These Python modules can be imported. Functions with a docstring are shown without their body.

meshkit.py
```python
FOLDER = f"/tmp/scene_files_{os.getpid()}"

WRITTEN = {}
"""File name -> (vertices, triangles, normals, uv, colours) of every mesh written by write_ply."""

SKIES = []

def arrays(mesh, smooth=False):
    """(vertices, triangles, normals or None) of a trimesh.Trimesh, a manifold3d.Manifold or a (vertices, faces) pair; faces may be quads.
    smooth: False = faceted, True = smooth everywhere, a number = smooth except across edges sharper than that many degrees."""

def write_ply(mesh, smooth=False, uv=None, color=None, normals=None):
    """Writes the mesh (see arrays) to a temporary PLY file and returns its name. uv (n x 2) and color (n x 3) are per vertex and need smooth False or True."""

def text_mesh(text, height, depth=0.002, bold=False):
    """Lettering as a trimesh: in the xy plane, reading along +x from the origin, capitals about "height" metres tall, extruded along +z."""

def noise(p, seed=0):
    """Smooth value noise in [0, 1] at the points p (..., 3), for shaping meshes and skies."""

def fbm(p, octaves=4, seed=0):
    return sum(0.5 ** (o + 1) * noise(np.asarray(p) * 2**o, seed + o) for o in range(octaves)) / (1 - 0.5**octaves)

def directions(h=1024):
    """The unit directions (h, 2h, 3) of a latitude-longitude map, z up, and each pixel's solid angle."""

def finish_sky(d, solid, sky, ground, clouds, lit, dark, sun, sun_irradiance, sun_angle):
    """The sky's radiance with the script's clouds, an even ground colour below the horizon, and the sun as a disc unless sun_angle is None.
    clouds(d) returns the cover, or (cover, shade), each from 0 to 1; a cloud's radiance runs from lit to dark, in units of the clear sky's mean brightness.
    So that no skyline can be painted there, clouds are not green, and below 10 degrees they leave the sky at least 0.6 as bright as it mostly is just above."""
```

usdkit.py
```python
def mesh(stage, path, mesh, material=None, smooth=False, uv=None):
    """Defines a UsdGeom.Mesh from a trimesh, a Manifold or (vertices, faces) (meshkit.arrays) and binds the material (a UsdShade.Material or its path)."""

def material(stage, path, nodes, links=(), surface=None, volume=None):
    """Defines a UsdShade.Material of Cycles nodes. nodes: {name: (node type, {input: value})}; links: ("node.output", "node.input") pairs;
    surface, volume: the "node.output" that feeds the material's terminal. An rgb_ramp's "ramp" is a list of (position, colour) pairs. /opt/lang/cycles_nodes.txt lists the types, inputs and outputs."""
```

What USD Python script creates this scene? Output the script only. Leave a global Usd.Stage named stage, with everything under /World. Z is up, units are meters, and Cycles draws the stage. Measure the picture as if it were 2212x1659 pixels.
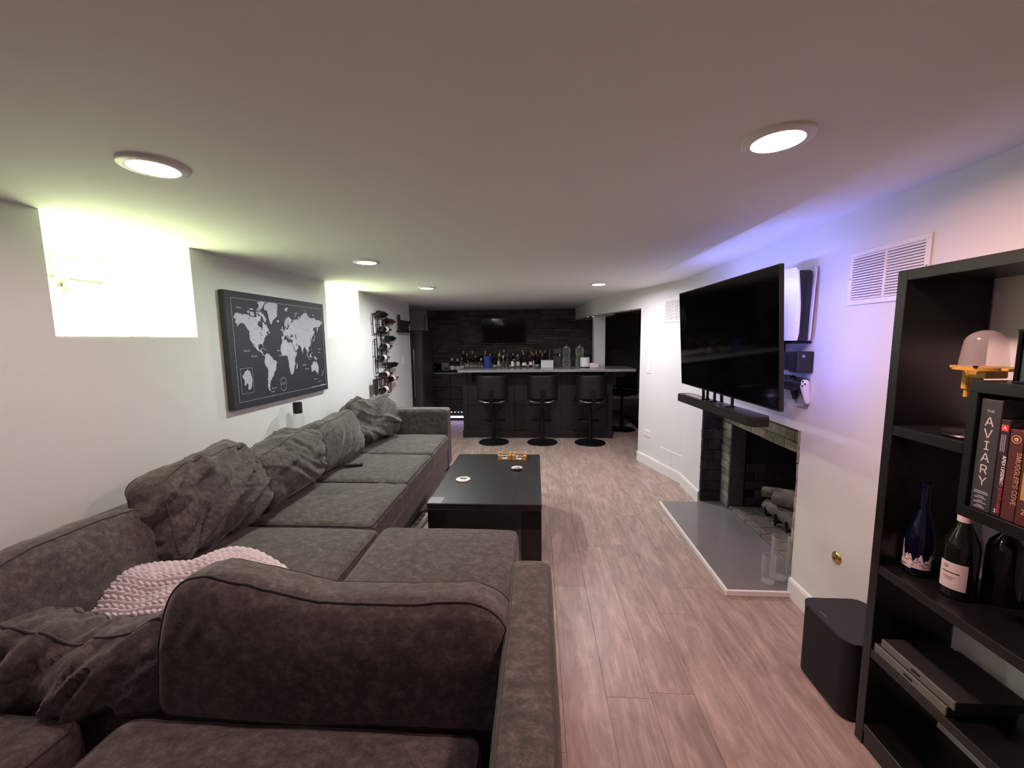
import math, random
import numpy as np, trimesh, usdkit, meshkit
from pxr import Usd, UsdGeom, UsdLux, UsdShade, Gf, Sdf, Vt
from shapely.geometry import Polygon, box as sbox, Point, LineString
from shapely.ops import unary_union
rng = np.random.default_rng(7); random.seed(7)
stage = Usd.Stage.CreateInMemory()
UsdGeom.SetStageUpAxis(stage, UsdGeom.Tokens.z); UsdGeom.SetStageMetersPerUnit(stage, 1.0)
UsdGeom.Xform.Define(stage, '/World'); UsdGeom.Scope.Define(stage, '/World/Looks')

# ------------------------------------------------------------------ camera, light levels, exposure
EXPOSURE = 0.0
cam = UsdGeom.Camera.Define(stage, '/World/camera')
PITCH, YAW, ROLL, EYE, FPX = 0.113629, 0.063862, 0.011614, (0.0, 0.0, 1.5), 860.0
_f = np.array([-math.sin(YAW)*math.cos(PITCH), math.cos(YAW)*math.cos(PITCH), -math.sin(PITCH)])
_r = np.array([math.cos(YAW), math.sin(YAW), 0.0]); _d = np.cross(_f, _r)
_r, _d = math.cos(ROLL)*_r + math.sin(ROLL)*_d, -math.sin(ROLL)*_r + math.cos(ROLL)*_d
cam.AddTransformOp().Set(Gf.Matrix4d(*_r, 0, *(-_d), 0, *(-_f), 0, *EYE, 1))
cam.CreateHorizontalApertureAttr(36.0); cam.CreateFocalLengthAttr(FPX/2212*36.0)
cam.CreateClippingRangeAttr((0.02, 100.0)); cam.CreateExposureAttr(EXPOSURE)
# lamp levels: (colour, radiance of the lens)
LAMP = dict(left_near=((1.000, 0.716, 0.750), 235.2), left_mid=((0.854, 1.000, 0.885), 340.8), left_far=((0.953, 0.995, 1.000), 692.1), right_near=((1.000, 0.580, 0.529), 533.1),
            right_far=((1.000, 0.915, 0.997), 655.5), unseen_rear_left=((0.800, 0.600, 1.000), 10.0), unseen_rear_right=((1.000, 0.526, 0.592), 45.6))
WELL_LED = ((0.843, 1.000, 0.548), 147.8)
TV_LED = ((0.310, 0.310, 1.000), 83.5)
KICK_GLOW = ((0.625, 0.437, 1.000), 6.4)
# night outside: a faint dome
dome = UsdLux.DomeLight.Define(stage, '/World/night_sky'); dome.CreateIntensityAttr(0.004); dome.CreateColorAttr(Gf.Vec3f(.5, .6, 1.0))

# ------------------------------------------------------------------ prim helpers
_used = {}
def _path(parent, name):
    k = (parent, name); n = _used.get(k, 0); _used[k] = n + 1
    return f'{parent}/{name}' + (f'_{n:03d}' if n else '')
def meta(prim, label=None, cat=None, group=None, kind=None):
    for k, v in (('label', label), ('category', cat), ('group', group), ('kind', kind)):
        if v: prim.SetCustomDataByKey(k, v)
def thing(name, label=None, cat=None, loc=(0, 0, 0), rotz=0.0, group=None, kind=None):
    p = _path('/World', name); x = UsdGeom.Xform.Define(stage, p)
    x.AddTranslateOp().Set(Gf.Vec3d(*map(float, loc)))
    if rotz: x.AddRotateZOp().Set(float(rotz))
    meta(x.GetPrim(), label, cat, group, kind); return p
def part(parent, name, mesh, mat, smooth=False, label=None, kind=None):
    p = _path(parent, name); m = usdkit.mesh(stage, p, mesh, MAT[mat] if isinstance(mat, str) else mat, smooth)
    meta(m.GetPrim(), label=label, kind=kind); return p
def solo(name, mesh, mat, label=None, cat=None, group=None, kind=None, smooth=False):
    p = _path('/World', name); m = usdkit.mesh(stage, p, mesh, MAT[mat], smooth); meta(m.GetPrim(), label, cat, group, kind); return p
def dup(src, loc, rotz, label, cat, group=None):
    base = src.split('/')[-1]
    p = _path('/World', base); x = UsdGeom.Xform.Define(stage, p)
    x.GetPrim().GetReferences().AddInternalReference(src); x.GetPrim().SetInstanceable(True)
    x.ClearXformOpOrder(); x.AddTranslateOp().Set(Gf.Vec3d(*map(float, loc))); x.AddRotateZOp().Set(float(rotz))
    meta(x.GetPrim(), label, cat, group); return p

# ------------------------------------------------------------------ mesh helpers
cat_ = trimesh.util.concatenate
def M4(ax=None, o=(0, 0, 0)):
    T = np.eye(4)
    if ax is not None: T[:3, :3] = np.array(ax, float).T
    T[:3, 3] = o; return T
def mv(m, o): m = m.copy(); m.apply_translation(o); return m
def tf(m, T): m = m.copy(); m.apply_transform(T); return m
def rot(m, deg, ax=(0, 0, 1), at=(0, 0, 0)): return tf(m, trimesh.transformations.rotation_matrix(math.radians(deg), ax, at))
def bx(x0, x1, y0, y1, z0, z1):
    m = trimesh.creation.box([x1-x0, y1-y0, z1-z0]); m.apply_translation([(x0+x1)/2, (y0+y1)/2, (z0+z1)/2]); return m
def hull(p): return trimesh.convex.convex_hull(np.asarray(p, float))
def cb(x0, x1, y0, y1, z0, z1, c=.004):
    """box with chamfered edges"""
    c = min(c, .45*(x1-x0), .45*(y1-y0), .45*(z1-z0)); P = []
    for sx in (0, 1):
        for sy in (0, 1):
            for sz in (0, 1):
                b = np.array([(x0, x1)[sx], (y0, y1)[sy], (z0, z1)[sz]]); s = np.array([1-2*sx, 1-2*sy, 1-2*sz])*c
                for k in range(3):
                    q = b + s; q[k] = b[k]; P.append(q)
    return hull(P)
def rb(x0, x1, y0, y1, z0, z1, r=.02, n=4):
    """rounded box, hull of corner spheres"""
    s = trimesh.creation.uv_sphere(r, count=[2*n, 4*n]).vertices; P = []
    for x in (x0+r, x1-r):
        for y in (y0+r, y1-r):
            for z in (z0+r, z1-r): P.append(s + [x, y, z])
    return hull(np.vstack(P))
def cyl(r, z0, z1, n=24, o=(0, 0), r2=None):
    a = np.arange(n)*2*np.pi/n; r2 = r if r2 is None else r2
    P = [[o[0]+r*math.cos(t), o[1]+r*math.sin(t), z0] for t in a] + [[o[0]+r2*math.cos(t), o[1]+r2*math.sin(t), z1] for t in a]
    return hull(P)
def rod(a, b, r, n=8):
    return trimesh.creation.cylinder(r, segment=[a, b], sections=n)
def lathe(prof, n=20):
    """profile [(r, z)...] revolved about z; closes on the axis where r is 0"""
    prof = np.asarray(prof, float); a = np.arange(n)*2*np.pi/n; k = len(prof)
    v = np.stack([np.outer(prof[:, 0], np.cos(a)), np.outer(prof[:, 0], np.sin(a)), np.repeat(prof[:, 1][:, None], n, 1)], -1).reshape(-1, 3)
    i, j = np.meshgrid(np.arange(k-1), np.arange(n), indexing='ij'); j2 = (j+1) % n
    q = np.stack([i*n+j, i*n+j2, (i+1)*n+j2, (i+1)*n+j], -1).reshape(-1, 4)
    f = np.vstack([q[:, [0, 1, 2]], q[:, [0, 2, 3]]])
    m = trimesh.Trimesh(v, f, process=False); m.merge_vertices(); m.update_faces(m.nondegenerate_faces()); return m
def tube(pts, r, sides=8, closed=False):
    p = np.asarray(pts, float); n = len(p)
    if closed: t = np.roll(p, -1, 0) - np.roll(p, 1, 0)
    else: t = np.gradient(p, axis=0)
    t /= np.linalg.norm(t, axis=1, keepdims=True) + 1e-12
    u = np.zeros_like(p); ref = np.array([0, 0, 1.]) if abs(t[0, 2]) < .9 else np.array([1., 0, 0])
    for i in range(n):
        a = ref - t[i]*(ref @ t[i]); a /= np.linalg.norm(a) + 1e-12; u[i] = a; ref = a
    w = np.cross(t, u); ang = np.arange(sides)*2*np.pi/sides; rr = np.broadcast_to(r, (n,))
    v = p[:, None] + rr[:, None, None]*(np.cos(ang)[None, :, None]*u[:, None] + np.sin(ang)[None, :, None]*w[:, None])
    m = n if closed else n-1
    i, j = np.meshgrid(np.arange(m), np.arange(sides), indexing='ij'); i2 = (i+1) % n; j2 = (j+1) % sides
    q = np.stack([i*sides+j, i*sides+j2, i2*sides+j2, i2*sides+j], -1).reshape(-1, 4)
    f = [q[:, [0, 1, 2]], q[:, [0, 2, 3]]]; v = v.reshape(-1, 3)
    if not closed:
        c = np.arange(1, sides-1); f += [np.stack([0*c, c+1, c], 1), np.stack([0*c, c, c+1], 1) + (n-1)*sides]
    return trimesh.Trimesh(v, np.vstack(f), process=False)
def ext(poly, d):
    """shapely polygon(s) in xy extruded along +z by d"""
    gs = getattr(poly, 'geoms', [poly]); return cat_([trimesh.creation.extrude_polygon(g, d, engine='earcut') for g in gs if g.area > 1e-9])
FRONT_X = [(0, -1, 0), (0, 0, 1), (-1, 0, 0)]   # a flat design seen by someone facing +x
FRONT_L = [(0, 1, 0), (0, 0, 1), (1, 0, 0)]     # seen by someone facing -x
FRONT_Y = [(1, 0, 0), (0, 0, 1), (0, -1, 0)]    # seen by someone facing +y
def txt(s, h, depth=.0006, bold=False, center=True):
    m = meshkit.text_mesh(s, h, depth, bold)
    if center: m.apply_translation([-(m.bounds[0][0]+m.bounds[1][0])/2, 0, 0])
    return m

# ------------------------------------------------------------------ materials
MAT = {}
def P(name, color, rough=.5, metallic=0.0, **kw):
    MAT[name] = usdkit.material(stage, f'/World/Looks/{name}', {'p': ('principled_bsdf', dict(base_color=color, roughness=rough, metallic=metallic, **kw))}, surface='p.BSDF')
def PN(name, ramp, rough=.5, scale=8.0, detail=4.0, nrough=.6, stretch=(1, 1, 1), loc=(0, 0, 0), bump=0.0, bscale=None, bdist=.002, distortion=0.0, space='geometry.position', **kw):
    """noise-coloured principled material with optional bump"""
    nodes = {'g': ('geometry', {}), 'm': ('mapping', dict(scale=stretch, location=loc)), 'n': ('noise_texture', dict(scale=scale, detail=detail, roughness=nrough, distortion=distortion)),
             'r': ('rgb_ramp', dict(ramp=ramp)), 'p': ('principled_bsdf', dict(roughness=rough, **kw))}
    L = [('g.position', 'm.vector'), ('m.vector', 'n.vector'), ('n.fac', 'r.fac'), ('r.color', 'p.base_color')]
    if bump:
        nodes['b'] = ('bump', dict(strength=bump, distance=bdist)); src = 'n'
        if bscale:
            nodes['n2'] = ('noise_texture', dict(scale=bscale, detail=3.0, roughness=.6)); L.append(('m.vector', 'n2.vector')); src = 'n2'
        L += [(f'{src}.fac', 'b.height'), ('b.normal', 'p.normal')]
    MAT[name] = usdkit.material(stage, f'/World/Looks/{name}', nodes, L, surface='p.BSDF')
def EM(name, color, strength):
    MAT[name] = usdkit.material(stage, f'/World/Looks/{name}', {'e': ('emission', dict(color=color, strength=strength))}, surface='e.emission')
def GL(name, color, rough=.02, ior=1.45):
    P(name, color, rough, transmission_weight=1.0, ior=ior)
def PANE(name, tint=(1, 1, 1), rough=.02, gl=None):
    MAT[name] = usdkit.material(stage, f'/World/Looks/{name}', {'t': ('transparent_bsdf', dict(color=tint)), 'g': ('glossy_bsdf', dict(color=gl or (1, 1, 1), roughness=rough)), 'f': ('fresnel', dict(IOR=1.45)), 'x': ('mix_closure', {})},
        [('f.fac', 'x.fac'), ('t.BSDF', 'x.closure1'), ('g.BSDF', 'x.closure2')], surface='x.closure')
PN('wall_paint', [(0, (.70, .695, .68)), (1, (.75, .745, .73))], .55, scale=3.0, bump=.25, bscale=260.0, bdist=.0012)
PN('ceiling_paint', [(0, (.83, .83, .81)), (1, (.86, .86, .84))], .8, scale=2.0, bump=.12, bscale=300.0, bdist=.001)
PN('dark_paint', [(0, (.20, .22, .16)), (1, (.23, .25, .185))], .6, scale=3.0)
P('trim_white', (.80, .78, .76), .35)
P('white_plastic', (.82, .80, .78), .4)
PN('velvet', [(.34, (.028, .024, .022)), (.50, (.066, .057, .051)), (.66, (.150, .132, .118))], .9, scale=26.0, detail=9.0, nrough=.82, stretch=(1, 1.35, 1.25), distortion=.15, bump=.5, bscale=420.0, bdist=.0018, sheen_weight=.35, sheen_roughness=.4, sheen_tint=(.9, .82, .76))
P('velvet_piping', (.040, .034, .031), .9, sheen_weight=.25)
PN('yarn', [(.25, (.56, .49, .50)), (.75, (.82, .75, .75))], .95, scale=60.0, detail=5.0, bump=.5, bscale=600.0, bdist=.002, sheen_weight=.3)
WOOD = [((0.165, 0.118, 0.095), (0.345, 0.255, 0.212), (0.560, 0.435, 0.368)), ((0.155, 0.111, 0.090), (0.324, 0.240, 0.201), (0.526, 0.409, 0.350)), ((0.173, 0.123, 0.098), (0.362, 0.265, 0.218), (0.588, 0.452, 0.379)), ((0.160, 0.116, 0.095), (0.335, 0.251, 0.212), (0.543, 0.428, 0.368)), ((0.168, 0.119, 0.094), (0.352, 0.258, 0.210), (0.571, 0.439, 0.364))]
for i, (a, b, c) in enumerate(WOOD):
    nodes = {'g': ('geometry', {}), 'm': ('mapping', dict(scale=(1, .085, 1), location=(i*3.7, i*1.9, 0))), 'n': ('noise_texture', dict(scale=46.0, detail=8.0, roughness=.74, distortion=.5)),
             'm2': ('mapping', dict(scale=(1, .30, 1), location=(i*2.1, i*5.3, 0))), 'n2': ('noise_texture', dict(scale=11.0, detail=6.0, roughness=.66, distortion=1.0)),
             'mx': ('mix_float', dict(fac=.50)), 'r': ('rgb_ramp', dict(ramp=[(.30, a), (.50, b), (.70, c)])), 'b': ('bump', dict(strength=.15, distance=.0007)), 'p': ('principled_bsdf', dict(roughness=.40))}
    MAT[f'plank{i}'] = usdkit.material(stage, f'/World/Looks/floor_plank_{"abcde"[i]}', nodes, [('g.position', 'm.vector'), ('m.vector', 'n.vector'), ('g.position', 'm2.vector'), ('m2.vector', 'n2.vector'), ('n.fac', 'mx.a'), ('n2.fac', 'mx.b'),
        ('mx.result', 'r.fac'), ('r.color', 'p.base_color'), ('n.fac', 'b.height'), ('b.normal', 'p.normal')], surface='p.BSDF')
P('subfloor', (.03, .025, .022), .9)
PN('black_wood', [(.3, (.007, .007, .007)), (.7, (.020, .019, .018))], .42, scale=30, stretch=(1, .06, 1), detail=6, bump=.25, bdist=.001)
PN('shelf_black', [(.3, (.0028, .0027, .0025)), (.7, (.0055, .0054, .005))], .34, scale=40, stretch=(1, 1, .08), detail=5, bump=.1, bdist=.0006)
PN('bar_black', [(.3, (.008, .0078, .0078)), (.7, (.014, .0135, .0135))], .42, scale=20, stretch=(1, 1, .1), bump=.1, bdist=.0006)
PN('bar_quartz', [(.35, (.20, .20, .205)), (.65, (.27, .27, .275))], .16, scale=60, detail=4)
PN('back_quartz', [(.35, (.10, .10, .105)), (.65, (.14, .14, .145))], .2, scale=60, detail=4)
PN('hearth_stone', [(.3, (.185, .172, .166)), (.7, (.215, .200, .194))], .13, scale=140, detail=3)
for i, (a, b) in enumerate([((.057, .053, .051), (.123, .112, .101)), ((.087, .080, .072), (.173, .160, .144)), ((.036, .036, .036), (.087, .080, .076))]):
    PN(f'ledger{i}', [(.3, a), (.7, b)], .75, scale=14, stretch=(.5, 1, 2), detail=7, nrough=.7, bump=.8, bscale=70, bdist=.006, loc=(i*2, 0, i))
for i, (a, b) in enumerate([((.024, .022, .020), (.061, .054, .050)), ((.035, .032, .028), (.081, .073, .065)), ((.016, .015, .015), (.041, .036, .034))]):
    PN(f'dark_brick{i}', [(.3, a), (.7, b)], .8, scale=22, detail=6, nrough=.7, bump=.7, bscale=90, bdist=.004, loc=(i*2, 0, i))
for i, (a, b) in enumerate([((.150, .149, .115), (.369, .357, .288)), ((.192, .186, .143), (.452, .438, .357)), ((.109, .109, .087), (.288, .279, .225))]):
    PN(f'grey_brick{i}', [(.3, a), (.7, b)], .8, scale=26, detail=6, nrough=.7, bump=.7, bscale=100, bdist=.004, loc=(i*2, 0, i))
for i, (a, b) in enumerate([((.10, .078, .062), (.20, .160, .130)), ((.085, .066, .054), (.17, .138, .112)), ((.12, .094, .074), (.23, .185, .150))]):
    PN(f'fire_brick{i}', [(.3, a), (.7, b)], .85, scale=20, detail=6, nrough=.7, bump=.5, bscale=90, bdist=.003, loc=(i*2, 0, i))
P('mortar', (.045, .042, .038), .9)
P('dark_chrome', (.22, .21, .21), .22, 1.0)
PN('firebox_black', [(.3, (.004, .004, .004)), (.7, (.012, .011, .011))], .9, scale=8)  # near-black mottled liner of the firebox
PN('grey_slab', [(.3, (.050, .048, .046)), (.7, (.080, .077, .074))], .7, scale=12, detail=5, bump=.3, bscale=80, bdist=.002)
PN('bark', [(.3, (.05, .040, .032)), (.55, (.14, .115, .095)), (.75, (.30, .26, .22))], .9, scale=14, stretch=(2, .5, 2), detail=6, nrough=.7, bump=1.0, bscale=40, bdist=.006)
P('iron', (.012, .012, .012), .5, .6)
P('black_metal', (.012, .011, .011), .35, .7)
P('rack_metal', (.020, .012, .012), .45, .5)
P('chrome', (.75, .74, .72), .12, 1.0)
P('brass', (.62, .44, .17), .25, 1.0)
P('brushed', (.45, .44, .42), .3, 1.0)
P('black_plastic', (.010, .010, .011), .42)
P('matte_black', (.008, .008, .008), .7)
P('speaker_cloth', (.0045, .0042, .0045), .8)
P('screen_black', (.0012, .0012, .0014), .07, specular_ior_level=.28)
P('leather', (.007, .0065, .0065), .5, specular_ior_level=.3)
P('leather_seam', (.022, .021, .020), .5)
PN('fridge_steel', [(.3, (.075, .072, .074)), (.7, (.095, .090, .092))], .4, scale=3, metallic=.6)
P('map_ink', (.020, .022, .030), .6)
PN('map_land', [(.3, (.36, .34, .40)), (.7, (.52, .49, .56))], .6, scale=60, detail=5)
P('map_line', (.40, .39, .44), .6)
P('map_edge', (.028, .030, .036), .55)
GL('clear_glass', (.97, .98, .97)); MAT['glint_edge_glass'] = usdkit.material(stage, '/World/Looks/glint_edge_glass', {'t': ('transparent_bsdf', dict(color=(.97, .98, .975))), 'p': ('principled_bsdf', dict(base_color=(.62, .64, .63), roughness=.06)), 'w': ('layer_weight', dict(blend=.32)), 'm': ('map_range', dict(from_min=0.0, from_max=1.0, to_min=.05, to_max=.62, clamp=True)), 'x': ('mix_closure', {})}, [('w.facing', 'm.value'), ('m.result', 'x.fac'), ('t.BSDF', 'x.closure1'), ('p.BSDF', 'x.closure2')], surface='x.closure'); PANE('thin_glass_dark', (.45, .46, .45), .03)  # thin glass has pale colour at grazing edges, standing for reflected light
MAT['dome_glass'] = usdkit.material(stage, '/World/Looks/dome_glass', {'t': ('transparent_bsdf', dict(color=(.95, .93, .92))), 'p': ('principled_bsdf', dict(base_color=(.75, .70, .68), roughness=.15, specular_ior_level=.8)), 'x': ('mix_closure', dict(fac=.22))}, [('t.BSDF', 'x.closure1'), ('p.BSDF', 'x.closure2')], surface='x.closure')
MAT['window_glass'] = usdkit.material(stage, '/World/Looks/window_glass', {'t': ('transparent_bsdf', dict(color=(.95, .97, .93))), 'p': ('principled_bsdf', dict(base_color=(.82, .83, .80), roughness=.25)), 'x': ('mix_closure', dict(fac=.65))}, [('t.BSDF', 'x.closure1'), ('p.BSDF', 'x.closure2')], surface='x.closure')
GL('green_glass', (.10, .22, .09)); GL('amber_glass', (.45, .20, .05)); GL('blue_glass', (.02, .03, .20)); GL('red_glass', (.30, .03, .03))
P('dark_glass', (.006, .008, .006), .05); P('navy_glass', (.002, .003, .016), .05); P('wine_glass', (.03, .006, .008), .05)
P('spirit', (.22, .08, .02), .1); P('white_spirit', (.35, .36, .37), .15)
P('label_white', (.66, .62, .60), .6); P('label_cream', (.55, .50, .36), .6); P('label_pink', (.72, .60, .58), .6); P('ink', (.03, .03, .035), .6); P('label_grey', (.30, .28, .33), .6); P('label_yellow', (.50, .45, .22), .6)
P('gold_foil', (.55, .42, .16), .35, .8); P('silver', (.55, .55, .56), .3, .9); P('red_cap', (.11, .018, .018), .4); P('white_cap', (.7, .68, .66), .4); P('dark_cap', (.012, .012, .012), .4); P('green_cap', (.04, .10, .04), .4); P('blue_cap', (.05, .06, .22), .4)
P('canister_blue', (.030, .045, .24), .3, .3); P('leaf_green', (.10, .20, .02), .6); P('paper', (.80, .76, .74), .8); P('napkin', (.55, .58, .56), .6); P('pink_box', (.75, .60, .56), .6)
P('appliance', (.028, .027, .028), .35); P('appliance_face', (.22, .21, .20), .35, .7)
P('tan_leather', (.62, .36, .13), .55); P('coaster_white', (.82, .74, .70), .6)
PN('painted_rock', [(.40, (.42, .60, .66)), (.50, (.80, .80, .66)), (.58, (.12, .12, .12)), (.62, (.80, .40, .30))], .4, scale=24, detail=1, loc=(1.2, .4, .7))
P('book_charcoal', (.032, .034, .034), .6); P('book_red', (.075, .018, .016), .5); P('book_dark', (.022, .014, .016), .5); P('book_orange', (.50, .26, .06), .5); P('lettering', (.52, .52, .52), .5); P('lettering_gold', (.50, .33, .16), .5); P('lettering_red', (.34, .04, .05), .5); P('red_panel', (.60, .04, .03), .5); P('page', (.55, .50, .42), .8); P('lettering_white', (.75, .70, .68), .5)
P('yellow_paint', (.50, .28, .045), .45); P('case_grey', (.13, .14, .12), .4); P('console_white', (.78, .77, .80), .35); P('pad_white', (.75, .72, .78), .4)
P('tray_grey', (.20, .19, .22), .35)
# ================================================================== ROOM
CEIL, XW = 2.06, 1.455
LA = 0.0165                                     # the left wall runs a little askew
LX = lambda y: -2.10 + LA*y
LDEG = -math.degrees(math.atan(LA))             # turn a y-aligned thing to the left wall
def lwall(y, off=0.0, z=0.0): return (LX(y) + off, y, z)
# floor: planks laid along y, each a piece
fl = thing('floor', 'grey-brown wood plank floor with staggered joints', 'floor', kind='structure')
part(fl, 'subfloor', bx(-2.9, 3.6, -2.0, 9.95, -.12, -.012), 'subfloor')
W_, k = .185, 0
x = -2.12
while x < 1.66:
    y = -2.0 + rng.uniform(-1.0, 0)
    while y < 7.9:
        y1 = y + 1.22; a, b = max(y, -2.0), min(y1, 7.9)
        if b - a > .02 and not (x + W_ < -1.9 and b > 6.0 and False):
            part(fl, 'plank', cb(x+.0003, x+W_-.0003, a+.0003, b-.0003, -.012, 0.0, .0009), f'plank{rng.integers(5)}')
        y = y1
    x += W_
part(fl, 'far_flooring', bx(1.65, 3.6, 3.9, 9.95, -.012, 0), 'plank3'); part(fl, 'far_flooring', bx(-2.9, -2.12, 6.1, 7.9, -.012, 0), 'plank1'); part(fl, 'far_flooring', bx(1.05, 1.65, 7.9, 9.95, -.012, 0), 'plank3')
# ceiling with holes for nothing: one slab, over the window wells too
solo('ceiling', bx(-2.9, 3.6, -2.0, 9.95, CEIL, CEIL+.12), 'ceiling_paint', 'flat off-white painted ceiling', 'ceiling', kind='structure')
WIN = [(1.605, 2.317), (3.796, 4.494)]; SILL = 1.53
pl = Polygon([(-2.0, 0), (6.205, 0), (6.205, CEIL), (-2.0, CEIL)])
for a, b in WIN: pl = pl.difference(sbox(a, SILL, b, CEIL+.1))
wl = tf(ext(pl, .13), M4(FRONT_L, (-.13, 0, 0)))
def shear(m):
    m = m.copy(); v = m.vertices.copy(); v[:, 0] += LX(v[:, 1]); m.vertices = v; return m
solo('wall_left', shear(wl), 'wall_paint', 'pale grey painted wall with two window wells', 'wall', kind='structure')
solo('unseen_wall_near', bx(-2.35, 1.7, -2.12, -2.0, 0, CEIL), 'wall_paint', 'unseen pale grey wall behind the viewer, placed to close in the light', 'wall', kind='structure')  # out of view, placed to close in the light
# right wall with the fireplace recess
FY0, FY1, FZ = 2.253, 3.552, .972
pr = Polygon([(-2.0, 0), (4.003, 0), (4.003, CEIL), (-2.0, CEIL)]).difference(sbox(FY0, -.1, FY1, FZ))
solo('wall_right', tf(ext(pr, .13), M4(FRONT_L, (XW, 0, 0))), 'wall_paint', 'pale grey wall around the fireplace', 'wall', kind='structure')
# angled wall with its opening and header
A0, A1 = np.array([1.485-.03, 4.003]), np.array([1.227, 4.852])
AD = np.array([-.2905, .9569]); AN = np.array([.9569, .2905])   # along, and away from the room
AF = [(AD[0], AD[1], 0), (0, 0, 1), (AN[0], AN[1], 0)]
A0 = np.array([1.485, 4.003])
OPEN_S, HEAD_S, HEAD_Z = .887, 2.27, 1.838
pa = Polygon([(-.06, 0), (OPEN_S, 0), (OPEN_S, HEAD_Z), (HEAD_S, HEAD_Z), (HEAD_S, CEIL), (-.06, CEIL)])
solo('wall_angled', tf(ext(pa, .15), M4(AF, (A0[0], A0[1], 0))), 'wall_paint', 'pale grey angled wall and header over the bar opening', 'wall', kind='structure')
AROT = math.degrees(math.atan2(AD[1], AD[0]))    # a thing whose x runs along AD and whose -y is the room side
hc = A0 + AD*HEAD_S
solo('wall_soffit', hull([(hc[0], hc[1], z) for z in (HEAD_Z, CEIL)] + [(hc[0]+.16, hc[1]+.05, z) for z in (HEAD_Z, CEIL)] + [(.735, 7.85, z) for z in (HEAD_Z, CEIL)] + [(1.18, 7.85, z) for z in (HEAD_Z, CEIL)] + [(1.18, 6.22, z) for z in (HEAD_Z, CEIL)]), 'wall_paint', 'boxed-in soffit over the right end of the bar', 'wall', kind='structure')
solo('column', cb(.885, 1.062, 6.32, 6.50, 0, HEAD_Z, .004), 'wall_paint', 'square white support post rising behind the bar top', 'column', kind='structure')
# back wall, alcove and the dark room through the opening
YB = 7.85
solo('wall_alcove', cat_([bx(-2.9, -2.02, 6.10, 6.205, 0, CEIL), bx(-2.9, -2.82, 6.2, YB, 0, CEIL)]), 'wall_paint', 'grey wall of the refrigerator alcove', 'wall', kind='structure')
wb = thing('wall_back', 'dark stacked-stone ledger wall behind the bar', 'wall', kind='structure')
part(wb, 'plaster', bx(-2.9, 1.12, YB, YB+.12, 0, CEIL), 'wall_paint')
part(wb, 'backing', bx(-2.15, 1.07, YB-.012, YB, .84, CEIL), 'mortar')
z = .90; row = 0; SX0, SX1 = -2.15, 1.07
while z < CEIL - .01:
    h = min(.0487, CEIL - z); x = SX0 - rng.uniform(0, .25)
    while x < SX1:
        w = rng.choice([.20, .28, .34, .42]); a, b = max(x, SX0), min(x+w, SX1)
        if b - a > .015:
            d = rng.uniform(.012, .036); t = rng.uniform(-.004, .004)
            part(wb, 'stone', hull([(a+.001, YB-.012, z+.001), (b-.001, YB-.012, z+.001), (a+.001, YB-.012, z+h-.001), (b-.001, YB-.012, z+h-.001), (a+.003, YB-.012-d-t, z+.003), (b-.003, YB-.012-d+t, z+.003), (a+.003, YB-.012-d+t, z+h-.003), (b-.003, YB-.012-d-t, z+h-.003)]), f'ledger{rng.choice([0,0,1,2])}')
        x += w
    z += h; row += 1
solo('trim_1', cb(-2.188, -2.152, YB-.05, YB, .90, CEIL-.09, .003), 'trim_white', 'narrow white end trim at the left edge of the stone wall', 'trim', kind='structure')
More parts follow.
